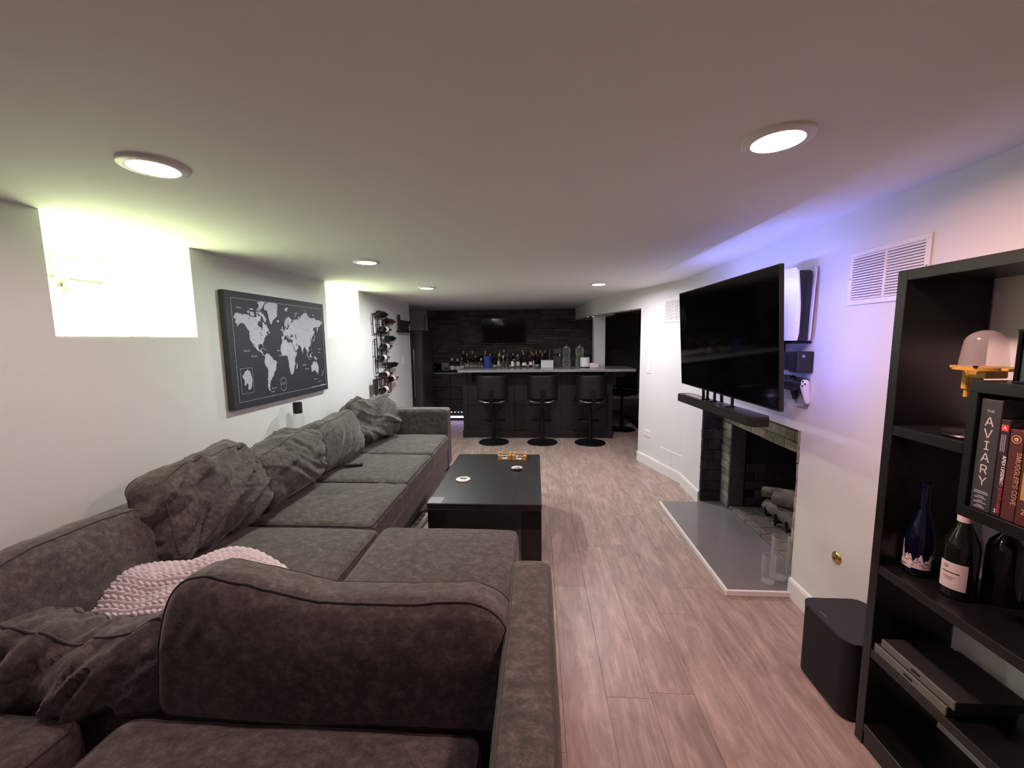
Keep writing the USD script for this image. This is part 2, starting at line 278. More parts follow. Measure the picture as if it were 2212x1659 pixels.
solo('wall_passage', cat_([bx(1.06, 3.6, 9.85, 9.97, 0, CEIL), bx(3.5, 3.6, 3.9, 9.9, 0, CEIL), bx(1.06, 1.12, YB, 9.9, 0, CEIL), bx(1.585, 3.6, 3.86, 4.0, 0, CEIL)]), 'dark_paint', 'dark olive painted walls of the unlit room beyond the opening', 'wall', kind='structure')  # side and near walls out of view, placed to keep stray light out
solo('baseboard_passage', cb(1.12, 3.5, 9.83, 9.85, 0, .13), 'trim_white', 'white baseboard in the unlit room', 'baseboard', kind='structure')
# baseboards: a stepped profile swept along a wall
def baseboard(a, b, nrm):
    a, b, nrm = np.array(a, float), np.array(b, float), np.array(nrm, float); P = []
    for q in (a, b):
        for t, zz in ((0, 0), (.015, 0), (.015, .098), (.009, .112), (0, .116)): P.append([q[0]+nrm[0]*t, q[1]+nrm[1]*t, zz])
    return hull(P)
e = A0 + AD*OPEN_S
solo('baseboard_angled', cat_([baseboard(A0 - AD*.004, e, -AN), baseboard(e - AD*0, e + AD*.0 + AN*.15, AD)]), 'trim_white', 'white baseboard along the angled wall under the lower vent', 'baseboard', kind='structure')
solo('baseboard_right', cat_([baseboard((XW, FY1+.004), (XW, 4.006), (-1, 0))]), 'trim_white', 'white baseboard beside the far edge of the fireplace', 'baseboard', kind='structure')
solo('baseboard_near', baseboard((XW, -2.0), (XW, FY0-.002), (-1, 0)), 'trim_white', 'white baseboard between the hearth and the bookcase', 'baseboard', kind='structure')
# ---------------------------------------------------------------- windows: wells, frames, sashes, panes and light bars
EM('well_led', *WELL_LED)
def window(i, y0, y1):
    t = thing(f'window_{i}', ['', 'bright window well nearer the viewer with a sliding window', 'bright narrow-looking window well further along the wall'][i], 'window', kind='structure')
    D = .42; x0 = -.13; xo = -D
    S = lambda m: shear(m)
    part(t, 'reveal', S(cat_([bx(xo-.06, x0, y0-.06, y0, SILL-.06, CEIL), bx(xo-.06, x0, y1, y1+.06, SILL-.06, CEIL), bx(xo-.06, x0, y0, y1, SILL-.06, SILL)])), 'trim_white')
    part(t, 'brightening_panel', S(bx(xo-.12, xo-.085, y0-.06, y1+.06, SILL-.06, CEIL)), 'trim_white')  # white panel set close behind the glass to brighten the panes
    fr = cat_([bx(xo-.06, xo, y0, y0+.05, SILL, CEIL), bx(xo-.06, xo, y1-.05, y1, SILL, CEIL), bx(xo-.06, xo, y0+.05, y1-.05, SILL, SILL+.04), bx(xo-.06, xo, y0+.05, y1-.05, CEIL-.05, CEIL)])
    part(t, 'window_frame', S(fr), 'white_plastic')
    ym = y0 + .05 + (y1-y0-.1)*.56
    for k, (a, b, dx) in enumerate(((y0+.05, ym+.015, .004), (ym-.015, y1-.05, -.026))):
        s = part(t, 'sash', S(cat_([bx(xo-.03+dx, xo-.006+dx, a, a+.06, SILL+.04, CEIL-.05), bx(xo-.03+dx, xo-.006+dx, b-.05, b, SILL+.04, CEIL-.05), bx(xo-.03+dx, xo-.006+dx, a+.06, b-.05, SILL+.04, SILL+.07), bx(xo-.03+dx, xo-.006+dx, a+.06, b-.05, CEIL-.08, CEIL-.05), bx(xo-.026+dx, xo-.010+dx, a+.06, b-.05, SILL+.30, SILL+.312)])), 'white_plastic')
        part(s, 'pane', S(bx(xo-.022+dx, xo-.018+dx, a+.06, b-.05, SILL+.07, CEIL-.08)), 'window_glass')
    part(t, 'latch', S(cat_([bx(xo-.004, xo+.012, ym-.02, ym+.01, SILL+.24, SILL+.29), bx(xo+.002, xo+.02, ym-.05, ym+.01, SILL+.255, SILL+.265)])), 'brushed')
    lb = thing('unseen_light_bar', ['', 'unseen yellow-green light bar on the nearer window sill, lighting well and ceiling', 'unseen yellow-green light bar on the further window sill, lighting well and ceiling'][i], 'light')  # unseen behind the sill edge, placed to light the well and nearby ceiling
    part(lb, 'housing', S(bx(-.30, -.26, y0+.02, y1-.02, SILL, SILL+.010)), 'white_plastic')
    part(lb, 'diffuser', S(bx(-.295, -.265, y0+.025, y1-.025, SILL+.0102, SILL+.018)), 'well_led')
for i, (a, b) in enumerate(WIN): window(i+1, a, b)
# ---------------------------------------------------------------- ceiling lights
def downlight(x, y, key, label, r=.092):
    c, s = LAMP[key]; EM('lamp_' + key, c, s)
    t = thing('recessed_light', label, 'ceiling light', (x, y, CEIL))
    part(t, 'trim_ring', lathe([(r, 0), (r, -.006), (r-.004, -.010), (r-.020, -.0125), (.067, -.0115), (.066, -.005), (.066, 0)], 48), 'white_plastic', 40)
    part(t, 'lens', lathe([(.0655, -.0015), (.0655, -.0045), (0, -.0047)], 40), MAT['lamp_'+key], 40)
downlight(-1.215, 1.264, 'left_near', 'large white recessed ceiling light nearest the viewer, in front of the first window')
downlight(-1.215, 2.858, 'left_mid', 'white recessed ceiling light left of centre, second from the viewer in the left row')
downlight(-1.19, 4.34, 'left_far', 'small white recessed ceiling light, furthest in the left row')
downlight(.688, 1.254, 'right_near', 'orange-glowing recessed ceiling light above the television side of the room')
downlight(.645, 4.306, 'right_far', 'small white recessed ceiling light on the right, towards the bar')
downlight(-1.215, -.45, 'unseen_rear_left', 'unseen pink ceiling light behind the viewer on the left, tinting the foreground')  # rear pair is out of view, placed to tint foreground and near ceiling
downlight(.688, -.45, 'unseen_rear_right', 'unseen red ceiling light behind the viewer on the right, tinting the ceiling')
EM('puck_glow', (1, .92, .85), 4.0)
for k, (x, y) in enumerate(((.845, 6.55), (.90, 6.35))):
    t = thing('puck_light', ['tiny white puck light further under the soffit', 'tiny white puck light under the soffit beside the post'][k], 'light', (x-.03, y, HEAD_Z))
    part(t, 'rim', lathe([(.02, 0), (.02, -.006), (.013, -.007), (.013, 0)], 16), 'brushed'); part(t, 'bulb', lathe([(.0125, -.001), (.0125, -.0075), (0, -.009)], 16), 'puck_glow')
# ================================================================== SOFA
def ridged(p, seed): return 1 - np.abs(2*meshkit.fbm(p, 3, seed) - 1)
def soft_box(hx, hy, hz, r, n=(40, 10, 26)):
    """closed rounded box of fine quads, centred; returns vertices, faces"""
    V, F = [], []; half = np.array([hx, hy, hz]); cnt = 0
    for ax in range(3):
        u, w = [(1, 2), (2, 0), (0, 1)][ax]; nu, nw = n[u], n[w]
        def grid(m, L):          # denser near the rims
            t = np.linspace(-1, 1, m+1); return L*np.sin(t*np.pi/2*.86)/np.sin(np.pi/2*.86)
        gu, gw = np.meshgrid(grid(nu, half[u]), grid(nw, half[w]), indexing='ij')
        for s in (-1, 1):
            p = np.zeros(gu.shape + (3,)); p[..., u], p[..., w], p[..., ax] = gu, gw, s*half[ax]
            i, j = np.meshgrid(np.arange(nu), np.arange(nw), indexing='ij'); k = nw+1
            q = np.stack([i*k+j, (i+1)*k+j, (i+1)*k+j+1, i*k+j+1], -1).reshape(-1, 4) + cnt
            if s < 0: q = q[:, ::-1]
            V.append(p.reshape(-1, 3)); F.append(q); cnt += gu.size
    V, F = np.vstack(V), np.vstack(F)
    inner = np.clip(V, -(half-r), half-r); d = V - inner; d /= np.linalg.norm(d, axis=1, keepdims=True) + 1e-12
    m = trimesh.Trimesh(inner + d*r, np.vstack([F[:, [0, 1, 2]], F[:, [0, 2, 3]]]), process=False)
    m.merge_vertices(digits_vertex=6); m.update_faces(m.nondegenerate_faces()); return m
def edge_loop(hx, hz, y, rc, n=220):
    """rounded rectangle in xz at depth y"""
    ring = Polygon([(-hx, -hz), (hx, -hz), (hx, hz), (-hx, hz)]).buffer(-rc).buffer(rc, quad_segs=8).exterior
    q = np.array([ring.interpolate(t, normalized=True).coords[0] for t in np.linspace(0, 1, n, endpoint=False)])
    return np.stack([q[:, 0], np.full(n, y), q[:, 1]], 1)
def soft(hx, hy, hz, r, deform, n=(40, 10, 26), loops=None, pr=.0042):
    """a deformed soft box and its piping. loops: lists of points on the undeformed box"""
    m0 = soft_box(hx, hy, hz, r, n); V0 = m0.vertices.copy(); N0 = m0.vertex_normals.copy()
    V1 = deform(V0, N0); m = trimesh.Trimesh(V1, m0.faces, process=False); pipes = []
    from scipy.spatial import cKDTree
    tr = cKDTree(V0)
    for lp in loops or []:
        dd, ii = tr.query(lp, k=4); w = 1/(dd+.002); w /= w.sum(1, keepdims=True)
        p = (V1[ii]*w[..., None]).sum(1); nn = (m.vertex_normals[ii]*w[..., None]).sum(1)
        for _ in range(2): p = (np.roll(p, 1, 0) + 2*p + np.roll(p, -1, 0))/4
        pipes.append(tube(p + nn*.0012, pr, 6, True))
    return m, pipes
def back_cushion(name, label, w, d, h, loc, rotz, lean, seed, profile=None, bulge=.35, twist=0.0, slump=0.0, creases=((40, 11, 1.6, .010, 1.1),), cat='cushion', lump=.010, n=(64, 12, 36), fold=None, pipe_in=.28):
    hx, hy, hz = w/2, d/2, h/2; r = min(.055, d*.42)
    def deform(V, N):
        V = V.copy(); u, v = V[:, 0]/hx, V[:, 2]/hz
        V[:, 1] *= 1 + bulge*(1-u**2)*(1-np.clip(v, -1, 1)**2) - .22*np.clip(v, 0, 1)**2
        up = (v+1)/2
        if profile is not None: V[:, 2] += up*np.interp(u, *profile)
        V[:, 2] -= .016*(1-np.abs(u)**2)*(v < 0)*np.abs(v)*0
        V[:, 0] *= 1 - .05*np.clip(v, 0, 1)**2 + .03*(1-v**2)
        q = V*np.array([1, 1, 1.])
        low = (meshkit.fbm(q*3.0 + seed*3.1, 2, seed) - .5)*2*lump
        wk = 0
        for k, (dg, fr, al, amp, bias) in enumerate(creases):
            ca, sa = math.cos(math.radians(dg)), math.sin(math.radians(dg)); t_, w_ = q[:, 0]*ca + q[:, 2]*sa, -q[:, 0]*sa + q[:, 2]*ca
            w_ = w_ + .025*np.sin(t_*9 + seed)
            rd = ridged(np.stack([w_*fr, t_*al, q[:, 1]*3 + k*9], 1) + seed*1.7, seed+3+k)
            mk = np.clip(meshkit.fbm(q*3.4 + seed*5.3 + k*11, 2, seed+40+k)*3.0 - bias, 0, 1)
            gv = ridged(np.stack([w_*fr + 3.3, t_*al + 1.1, q[:, 1]*3 + k*9], 1) + seed*2.9, seed+23+k)
            wk = wk + (np.clip((rd - .62)/.38, 0, 1)**1.6 - .55*np.clip((gv - .80)/.20, 0, 1)**1.2)*amp*mk
        V = V + N*(low + wk)[:, None]
        if fold is not None: V = fold(V)
        V[:, 1] += slump*up**2*np.sin(u*3 + seed)
        V[:, 2] += hz
        return V
    yb = hy - r*pipe_in
    loops = [edge_loop(hx-.004, hz-.004, s*yb, r*.9) for s in (-1, 1)]
    m, pipes = soft(hx, hy, hz, r, deform, n, loops)
    T = trimesh.transformations.rotation_matrix(math.radians(lean), (1, 0, 0))
    m.apply_transform(T)
    dz = -m.bounds[0][2]
    t = thing(name, label, cat, loc, rotz)
    b = part(t, 'cover', mv(m, (0, 0, dz)), 'velvet', True)
    for q in pipes: part(b, 'piping', mv(tf(q, T), (0, 0, dz)), 'velvet_piping', True)
    return t
def seat_deform(seed, hx, hy, hz, crown, wr, pucker=None):
    def deform(V, N):
        V = V.copy(); u, v = V[:, 0]/hx, V[:, 1]/hy; top = np.clip((V[:, 2]+hz)/(2*hz), 0, 1)
        V[:, 2] += top*crown*(1-np.abs(u)**2.2)*(1-np.abs(v)**2.2)
        q = V*np.array([1, 1, 1.])
        low = (meshkit.fbm(q*4.5 + seed*2.3, 3, seed)-.5)*.014*top
        dq = np.stack([q[:, 0]*10 - q[:, 1]*3, q[:, 1]*5 + q[:, 0]*2, q[:, 2]*6], 1) + seed*1.3
        msk = np.clip(meshkit.fbm(q*2.7 + seed*7.7, 2, seed+30)*2.2 - .75, 0, 1)
        wk = np.clip((ridged(dq, seed+5)-.70)/.3, 0, 1)**1.2*wr*msk*top
        if pucker is not None:
            px, py, pr, pa = pucker; rr = np.hypot(V[:, 0]-px, V[:, 1]-py); th = np.arctan2(V[:, 1]-py, V[:, 0]-px)
            wk = wk + pa*np.exp(-(rr/pr)**2)*np.sin(th*7 + rr*26 + seed)*top - 1.6*pa*np.exp(-(rr/(pr*.45))**2)*top
        return V + N*(low + wk)[:, None]
    return deform
def seat_section(name, label, x0, x1, y0, y1, zt, seed, crown=.028, wr=.006, back=None, arms=(), pucker=None, base_lip=.012):
    cx, cy = (x0+x1)/2, (y0+y1)/2; hx, hy = (x1-x0)/2, (y1-y0)/2; hz = .095; zc = zt - crown*.6 - hz
    t = thing(name, label, 'sofa', (cx, cy, 0))
    part(t, 'base', rb(-hx+base_lip, hx-base_lip, -hy+.004, hy-.004, .055, zc-hz+.022, .02), 'velvet', 40)
    m, pipes = soft(hx, hy, hz, .045, seat_deform(seed, hx, hy, hz, crown, wr, pucker), (38, 38, 8),
                    [np.roll(edge_loop(hx-.003, hy-.003, hz-.012, .05, 240), 0)[:, [0, 2, 1]]])
    s = part(t, 'seat_cushion', mv(m, (0, 0, zc)), 'velvet', True)
    for q in pipes: part(s, 'piping', mv(q, (0, 0, zc)), 'velvet_piping', True)
    for sx in (-1, 1):
        for sy in (-1, 1): part(t, 'leg', cb(sx*(hx-.09)-.025, sx*(hx-.09)+.025, sy*(hy-.09)-.025, sy*(hy-.09)+.025, 0, .056, .004), 'matte_black')
    def panel(nm, lb, a, b, c, d, z):
        hxp, hyp, hzp = (b-a)/2, (d-c)/2, (z-.06)/2
        def df(V, N):
            low = (meshkit.fbm(V*5 + seed, 3, seed+11)-.5)*.010; return V + N*low[:, None]
        ax = 1 if hyp < hxp else 0
        lp = edge_loop(hxp-.003 if ax else hyp-.003, hzp-.003, (hyp if ax else hxp)-.008, .02, 200)
        lp = [lp if ax else lp[:, [1, 0, 2]]]; lp.append(lp[0]*np.array([1, -1, 1.] if ax else [-1, 1, 1.]))
        mm, pp = soft(hxp, hyp, hzp, .028, df, (26 if ax else 8, 8 if ax else 26, 22), lp)
        o = ((a+b)/2-cx, (c+d)/2-cy, .06+hzp)
        pt_ = thing(nm, lb, 'sofa', ((a+b)/2, (c+d)/2, 0)); o = (0, 0, .06+hzp)
        pt = part(pt_, 'cover', mv(mm, o), 'velvet', True)
        for q in pp: part(pt, 'piping', mv(q, o), 'velvet_piping', True)
        part(pt_, 'foot', bx(-hxp+.03, hxp-.03, -hyp+.03, hyp-.03, 0, .062), 'matte_black')
    if back: panel('sofa_back_panel', 'low charcoal sofa back panel by the wall, ' + back[5], *back[:5])
    for a in arms: panel('sofa_side_panel', 'charcoal sofa armrest at the far end of the sofa, facing the bar', *a)
    return t
ZS = .462
seat_section('sofa_section', 'furthest charcoal sofa seat, beside the far armrest and the bar', -1.84, -.992, 3.562, 4.303, ZS, 1, back=(-2.012, -1.85, 3.562, 4.303, .715, 'beside the far armrest'), arms=[(-2.012, -1.004, 4.315, 4.50, .725)])
seat_section('sofa_section', 'charcoal sofa seat with the remote control lying on it', -1.84, -.975, 2.815, 3.55, ZS, 2, back=(-2.024, -1.85, 2.815, 3.55, .715, 'under the clear bottle'))
seat_section('sofa_section', 'charcoal sofa seat with a puckered wrinkled top, left of the coffee table', -1.84, -.952, 2.112, 2.803, ZS, 3, pucker=(.02, .06, .13, .010), wr=.009, back=(-2.036, -1.85, 2.112, 2.803, .715, 'under the wall map'))
seat_section('sofa_section', 'charcoal corner sofa seat behind the knitted blanket', -1.84, -.892, 1.462, 2.10, ZS, 4, back=(-2.048, -1.85, 1.462, 2.10, .715, 'behind the creased cushion'))
seat_section('sofa_ottoman', 'square charcoal sofa ottoman in front of the coffee table', -.880, -.106, 1.458, 2.128, ZS, 5, crown=.03)
seat_section('sofa_section', 'charcoal corner sofa seat under the knitted blanket', -1.84, -.892, .995, 1.450, .40, 6, back=(-2.058, -1.85, .995, 1.450, .715, 'at the left edge of the view'))
seat_section('sofa_section', 'narrow charcoal sofa seat hidden behind the large standing cushion', -.880, -.112, .995, 1.446, .395, 7)
seat_section('sofa_section', 'reddish-lit charcoal sofa seat at the very front, beside the arm panel', -1.19, -.150, .22, .962, .455, 8, crown=.02)
seat_section('sofa_section', 'charcoal sofa seat in the bottom left corner of the view', -2.03, -1.295, .22, .955, .455, 9, crown=.02)
# the upright arm panel beside the floor
hx, hy, hz = .072, .56, .32
def df(V, N):
    top = np.clip((V[:, 2]/hz+1)/2, 0, 1); return V + N*((meshkit.fbm(V*5 + 4, 3, 77)-.5)*.012)[:, None] - np.outer(top**6*np.clip((V[:, 1]-hy+.09)/.09, 0, 1)**2*.012, [0, 0, 1])
lp = edge_loop(hy-.003, hz-.003, hx-.010, .05, 260)[:, [1, 0, 2]]
m, pp = soft(hx, hy, hz, .036, df, (8, 44, 24), [lp, lp*np.array([-1, 1, 1.])])
t = thing('sofa_side_panel', 'upright charcoal sofa arm panel in the foreground, along the open floor', 'sofa', (-.026, .832, 0))
c = part(t, 'cover', mv(m, (0, 0, .062+hz)), 'velvet', True)
for q in pp: part(c, 'piping', mv(q, (0, 0, .062+hz)), 'velvet_piping', True)
for s in (-.45, .45): part(t, 'leg', cb(-.03, .03, s-.03, s+.03, 0, .064, .004), 'matte_black')

# loose back cushions along the left wall (their front faces +x: local -y turned)
WC = 'loose charcoal back cushion '
back_cushion('back_cushion', WC+'by the wall at the left edge, behind the blanket', .62, .18, .395, (-1.725, 1.275, .405), 90+LDEG, -10, 11, profile=([-1, -.3, .4, 1], [-.03, .0, .0, -.02]), creases=((70, 9, 1.4, .006, 1.2), (10, 10, 2, .004, 1.3)))
back_cushion('back_cushion', WC+'with long slanting creases, nearest the blanket', .60, .21, .395, (-1.685, 1.885, .455), 91+LDEG, -9, 12, profile=([-1, -.6, 0, .6, 1], [-.03, .0, -.005, .015, .0]), lump=.014, bulge=.42, creases=((38, 8, .8, .044, .45), (26, 13, 1.2, .026, .6), (-50, 8, 1.0, .014, 1.0)))
back_cushion('back_cushion', WC+'with a sagging face, below the wall map', .64, .22, .365, (-1.68, 2.475, .458), 90+LDEG, -8, 13, profile=([-1, -.5, 0, .5, 1], [-.05, -.02, .0, .03, .02]), bulge=.55, lump=.015, creases=((22, 7, .9, .036, .7), (-28, 11, 1.4, .020, .85)))
back_cushion('back_cushion', WC+'behind the remote control', .66, .21, .375, (-1.69, 3.155, .458), 90+LDEG, -8, 14, profile=([-1, -.5, 0, .5, 1], [-.02, .0, .0, .025, .01]), lump=.010, creases=((60, 9, 1.2, .022, .85), (18, 12, 1.6, .012, .95)))
def crumple(V):
    V = V.copy(); V[:, 1] -= .07*np.clip(V[:, 2]/.2, -1, 1)*np.clip(V[:, 0]/.3, -1, 1); return V
back_cushion('back_cushion', 'crumpled charcoal back cushion slumped against the far armrest', .56, .19, .36, (-1.645, 3.86, .458), 62, -14, 15, lump=.022, fold=crumple, profile=([-1, -.5, 0, .5, 1], [-.05, .02, .0, .03, -.07]), creases=((35, 6, 1.0, .048, .6), (-25, 9, 1.4, .030, .75)))
# the two cushions standing with their backs to the viewer
back_cushion('back_cushion', 'large charcoal cushion standing upright in the foreground with a piped rim', 1.04, .19, .365, (-.590, 1.050, .385), 0, -9, 16, lump=.008, bulge=.20,
             profile=([-1, -.80, -.5, -.1, .4, .8, 1], [.030, .055, .028, -.012, -.012, .0, -.04]), n=(90, 12, 40), creases=((80, 9, 2, .004, 1.2), (55, 16, 3, .003, 1.2)))
back_cushion('back_cushion', 'slumped wrinkled charcoal cushion in the foreground at the left', .66, .18, .225, (-1.43, 1.055, .345), 2, -13, 17, lump=.012, bulge=.3,
             profile=([-1, -.5, 0, .5, 1], [.01, .0, -.035, -.01, .055]), n=(80, 12, 30), creases=((62, 10, 1.1, .036, .6), (48, 16, 1.6, .018, .7)))
# ---------------------------------------------------------------- chunky knitted blanket, folded in a heap
def blanket():
    nu, nv = 430, 300; u, v = np.meshgrid(np.linspace(-1, 1, nu), np.linspace(-1, 1, nv), indexing='ij')
    ang = .10; hx, hy = .44, .235
    # outline: superellipse pinched between two humps
    rr = np.maximum(np.abs(u), np.abs(v)); th = np.arctan2(v, u); k = rr/np.maximum(np.hypot(u, v), 1e-9)
    du, dv = u*np.sqrt(1-.5*v**2), v*np.sqrt(1-.5*u**2)
    x = du*hx; y = dv*hy*(1+.12*np.sin(du*3.2+.4))
    rad = np.sqrt(du**2+dv**2)
    edge = np.clip(1-rad**3.6, 0, 1)**.5
    h = .170 + .040*np.exp(-((du-.20)/.34)**2) + .022*np.exp(-((du+.75)/.4)**2) - .020*np.exp(-((du+.28)/.2)**2) + .020*dv
    h = h + .016*(meshkit.fbm(np.stack([du*2.3, dv*2.3, 0*u], -1), 3, 5)-.5)*2
    # a second fold line
    fl_ = .5+.5*np.tanh((dv - .25*np.sin(du*2.1) + .12)*9); h = h*(.86+.14*fl_)
    z = h*edge
    P0 = np.stack([x, y, z], -1)
    gx, gy = np.gradient(P0, axis=0), np.gradient(P0, axis=1); N = np.cross(gx, gy); N /= np.linalg.norm(N, axis=-1, keepdims=True)+1e-12
    # arc-length along the bottom fold keeps stitches even
    s = du*hx/.029 + .3*np.sin(dv*3); t_ = (dv*hy*1.25)/.0185 + .35*np.sin(du*2.5)
    row = np.floor(t_); ft = t_-row-.5; fs = s + .5*(row % 2); col = np.floor(fs); fx = fs-col-.5
    lean_ = np.where(row % 2 == 0, 1, -1)*.75
    d1 = np.clip(1-((fx - ft*lean_)/.46)**2, 0, 1)*np.clip(1-(ft/.52)**2, 0, 1)
    tw = .5+.5*np.sin((fx*lean_*2+ft)*16)
    P1 = P0 + N*((np.sqrt(d1)*.0130 + d1*tw*.0022 - .004)*np.clip(edge*2.2, 0, 1) + (meshkit.noise(np.stack([s*.9, t_*.9, 0*s], -1), 3)-.5)*.004)[..., None]
    P1[..., 2] = np.maximum(P1[..., 2], 0.0)
    i, j = np.meshgrid(np.arange(nu-1), np.arange(nv-1), indexing='ij'); q = np.stack([i*nv+j, (i+1)*nv+j, (i+1)*nv+j+1, i*nv+j+1], -1).reshape(-1, 4)
    V = P1.reshape(-1, 3)
    # closed underside
    n0 = len(V); c = np.array([[0, 0, 0.0]]); ring = np.concatenate([np.arange(nu)*nv, (nu-1)*nv+np.arange(1, nv), np.arange(nu-2, -1, -1)*nv+nv-1, np.arange(nv-2, 0, -1)])
    und = np.stack([np.roll(ring, -1), ring, np.full(len(ring), n0)], 1)
    return trimesh.Trimesh(np.vstack([V, c]), np.vstack([q[:, [0, 1, 2]], q[:, [0, 2, 3]], und]), process=False)
t = thing('knitted_blanket', 'chunky pale pink-grey knitted blanket heaped on the corner seat', 'blanket', (-1.365, 1.385, .415), 2)
part(t, 'knit', blanket(), 'yarn', True)
# ================================================================== TELEVISION WALL
TC, TYA, TTI = np.array([1.137, 2.603, 1.482]), -.019, .061
tu = np.array([math.sin(TYA), math.cos(TYA), 0]); tn = np.array([-math.cos(TYA), math.sin(TYA), 0]); tup = np.array([0, 0, 1])*math.cos(TTI) + tn*math.sin(TTI); tnn = np.cross(-tu, tup)
TT = M4([-tu, tup, tnn], (0, 0, 0))             # local: x right as seen, y up, z towards the room
TV_W, TV_H = 1.25, .703
t = thing('television', 'large black flat television on a wall arm over the fireplace', 'television', TC)
part(t, 'housing', tf(cat_([cb(-TV_W/2, TV_W/2, -TV_H/2, TV_H/2, -.022, 0, .002), cb(-.42, .42, -.30, .12, -.055, -.02, .01)]), TT), 'black_plastic')
part(t, 'screen', tf(bx(-TV_W/2+.005, TV_W/2-.005, -TV_H/2+.009, TV_H/2-.005, -.0002, .0008), TT), 'screen_black')
EM('tv_glow', *TV_LED)
part(t, 'light_strip', tf(cat_([bx(-.55, .55, TV_H/2-.07, TV_H/2-.06, -.026, -.0225), bx(-.56, -.55, -.26, TV_H/2-.06, -.026, -.0225), bx(.55, .56, -.26, TV_H/2-.06, -.026, -.0225)]), TT), 'tv_glow', label='violet bias light strip on the back')
arm = cat_([rod((.06, 0, .0), (.20, .16, 0), .018), rod((.20, .16, 0), (.300, 0, 0), .016), bx(.298, .3165, -.16, .16, -.10, .10), bx(.045, .062, -.20, .20, -.13, .13)])
part(t, 'wall_arm', arm, 'black_metal')
part(t, 'stand_strap', tf(cat_([bx(-.03, -.01, -TV_H/2-.07, -TV_H/2+.10, -.034, -.022), bx(-.30, -.28, -TV_H/2-.07, -TV_H/2+.10, -.034, -.022)]), TT), 'black_metal')
# soundbar hung under the television
SB = np.array([1.108, 2.52, 1.062]); t = thing('soundbar', 'long black soundbar hung under the television', 'soundbar', SB, -math.degrees(TYA)*1 + 3.0)
oct_ = Polygon([(-.055, -.425), (-.035, -.455), (.035, -.455), (.055, -.425), (.055, .425), (.035, .455), (-.035, .455), (-.055, .425)])
part(t, 'cabinet', mv(ext(oct_, .052), (0, 0, -.026)), 'black_plastic')
part(t, 'grille', mv(ext(oct_.buffer(.0015), .036), (0, 0, -.022)), 'speaker_cloth')
part(t, 'top_panel', mv(ext(Polygon([(-.040, .10), (.040, .10), (.040, .41), (-.040, .41)]), .0015), (0, 0, .026)), 'screen_black', label='glossy top panel')
part(t, 'indicator', bx(-.053, -.046, -.16, -.10, .026, .0272), 'silver')
for s in (-.15, .05, .14): part(t, 'bracket', cat_([bx(.010, .022, s-.006, s+.006, .026, .095), bx(-.02, .03, s-.006, s+.006, .0255, .032)]), 'black_metal')
# ---------------------------------------------------------------- game console on the wall
t = thing('game_console', 'white and black game console mounted flat on the wall right of the television', 'game console', (XW, 2.318, 1.462))
prof = Polygon([(-.128, .010), (-.136, .05), (-.138, .2), (-.128, .372), (-.112, .388), (.10, .386), (.128, .374), (.132, .19), (.120, .008)])
def fin_mesh(x0, sgn):
    m = tf(ext(prof.buffer(-.006).buffer(.006), .006), M4(FRONT_L, (0, 0, 0))); m = m.subdivide().subdivide(); v = m.vertices.copy(); k = v[:, 2]/.39; e = v[:, 1]/.13
    v[:, 0] += x0 + sgn*(.010*(k-.4)**2*2 + .010*k - .012*e**2); m.vertices = v; return m
part(t, 'side_plate', fin_mesh(-.108, -1), 'console_white', label='white outer plate'); part(t, 'side_plate', fin_mesh(-.026, 1), 'console_white', label='white inner plate next to the wall')
part(t, 'body', rb(-.098, -.030, -.122, .124, .006, .374, .014), 'black_plastic', 40)
part(t, 'vent_strip', bx(-.070, -.058, -.1235, -.1215, .03, .34), 'matte_black')
part(t, 'wall_bracket', cat_([bx(-.030, -.002, -.05, .05, .05, .30), bx(-.10, -.002, -.10, .10, -.006, .004)]), 'black_metal')
t = thing('charging_dock', 'small black box with a tiny white square mark, under the game console', 'box', (1.40, 2.235, 1.302))
part(t, 'body', rb(-.03, .054, -.045, .028, 0, .112, .006), 'black_plastic', 40); part(t, 'side_box', rb(-.02, .054, .032, .15, .006, .104, .006), 'matte_black', 40)
part(t, 'emblem', rot(bx(-.006, .006, -.0458, -.045, .082, .094), 45, (0, 1, 0), (0, 0, .088)), 'silver'); part(t, 'slot', bx(-.0305, -.0295, -.02, .01, .01, .1), 'matte_black')
# controllers on clear wall holders
def gamepad(name, label, loc, rotz, white):
    t = thing(name, label, 'game controller', loc, rotz)
    body = 'pad_white' if white else 'black_plastic'
    ball = lambda c, r: trimesh.creation.uv_sphere(1, count=[10, 16]).vertices*np.array(r) + np.array(c)
    gl = hull(np.vstack([ball((-.055, 0, .05), (.024, .022, .024)), ball((-.072, .006, -.045), (.013, .014, .016))]))
    gr = hull(np.vstack([ball((.055, 0, .05), (.024, .022, .024)), ball((.072, .006, -.045), (.013, .014, .016))]))
    md = hull(np.vstack([ball((-.045, 0, .052), (.018, .020, .020)), ball((.045, 0, .052), (.018, .020, .020)), ball((0, -.002, .02), (.03, .016, .014))]))
    part(t, 'grip', gl, body, 50); part(t, 'grip', gr, body, 50); part(t, 'middle', md, 'black_plastic' if white else 'matte_black', 50)
    for sx in (-.022, .022): part(t, 'thumbstick', tf(cyl(.009, 0, .012, 14), M4([(1, 0, 0), (0, 0, 1), (0, -1, 0)], (sx, -.018, .024))), 'matte_black')
    for dx, dz in ((0, .011), (.011, 0), (-.011, 0), (0, -.011)): part(t, 'button', tf(cyl(.0042, 0, .004, 10), M4([(1, 0, 0), (0, 0, 1), (0, -1, 0)], (.056+dx, -.0205, .052+dz))), 'matte_black' if white else 'silver')
    return t
gamepad('game_controller', 'white game controller hanging below the black box on the wall', (1.400, 2.262, 1.190), -90+34, True)
gamepad('game_controller', 'black game controller hanging behind the white one', (1.415, 2.36, 1.205), -90+8, False)
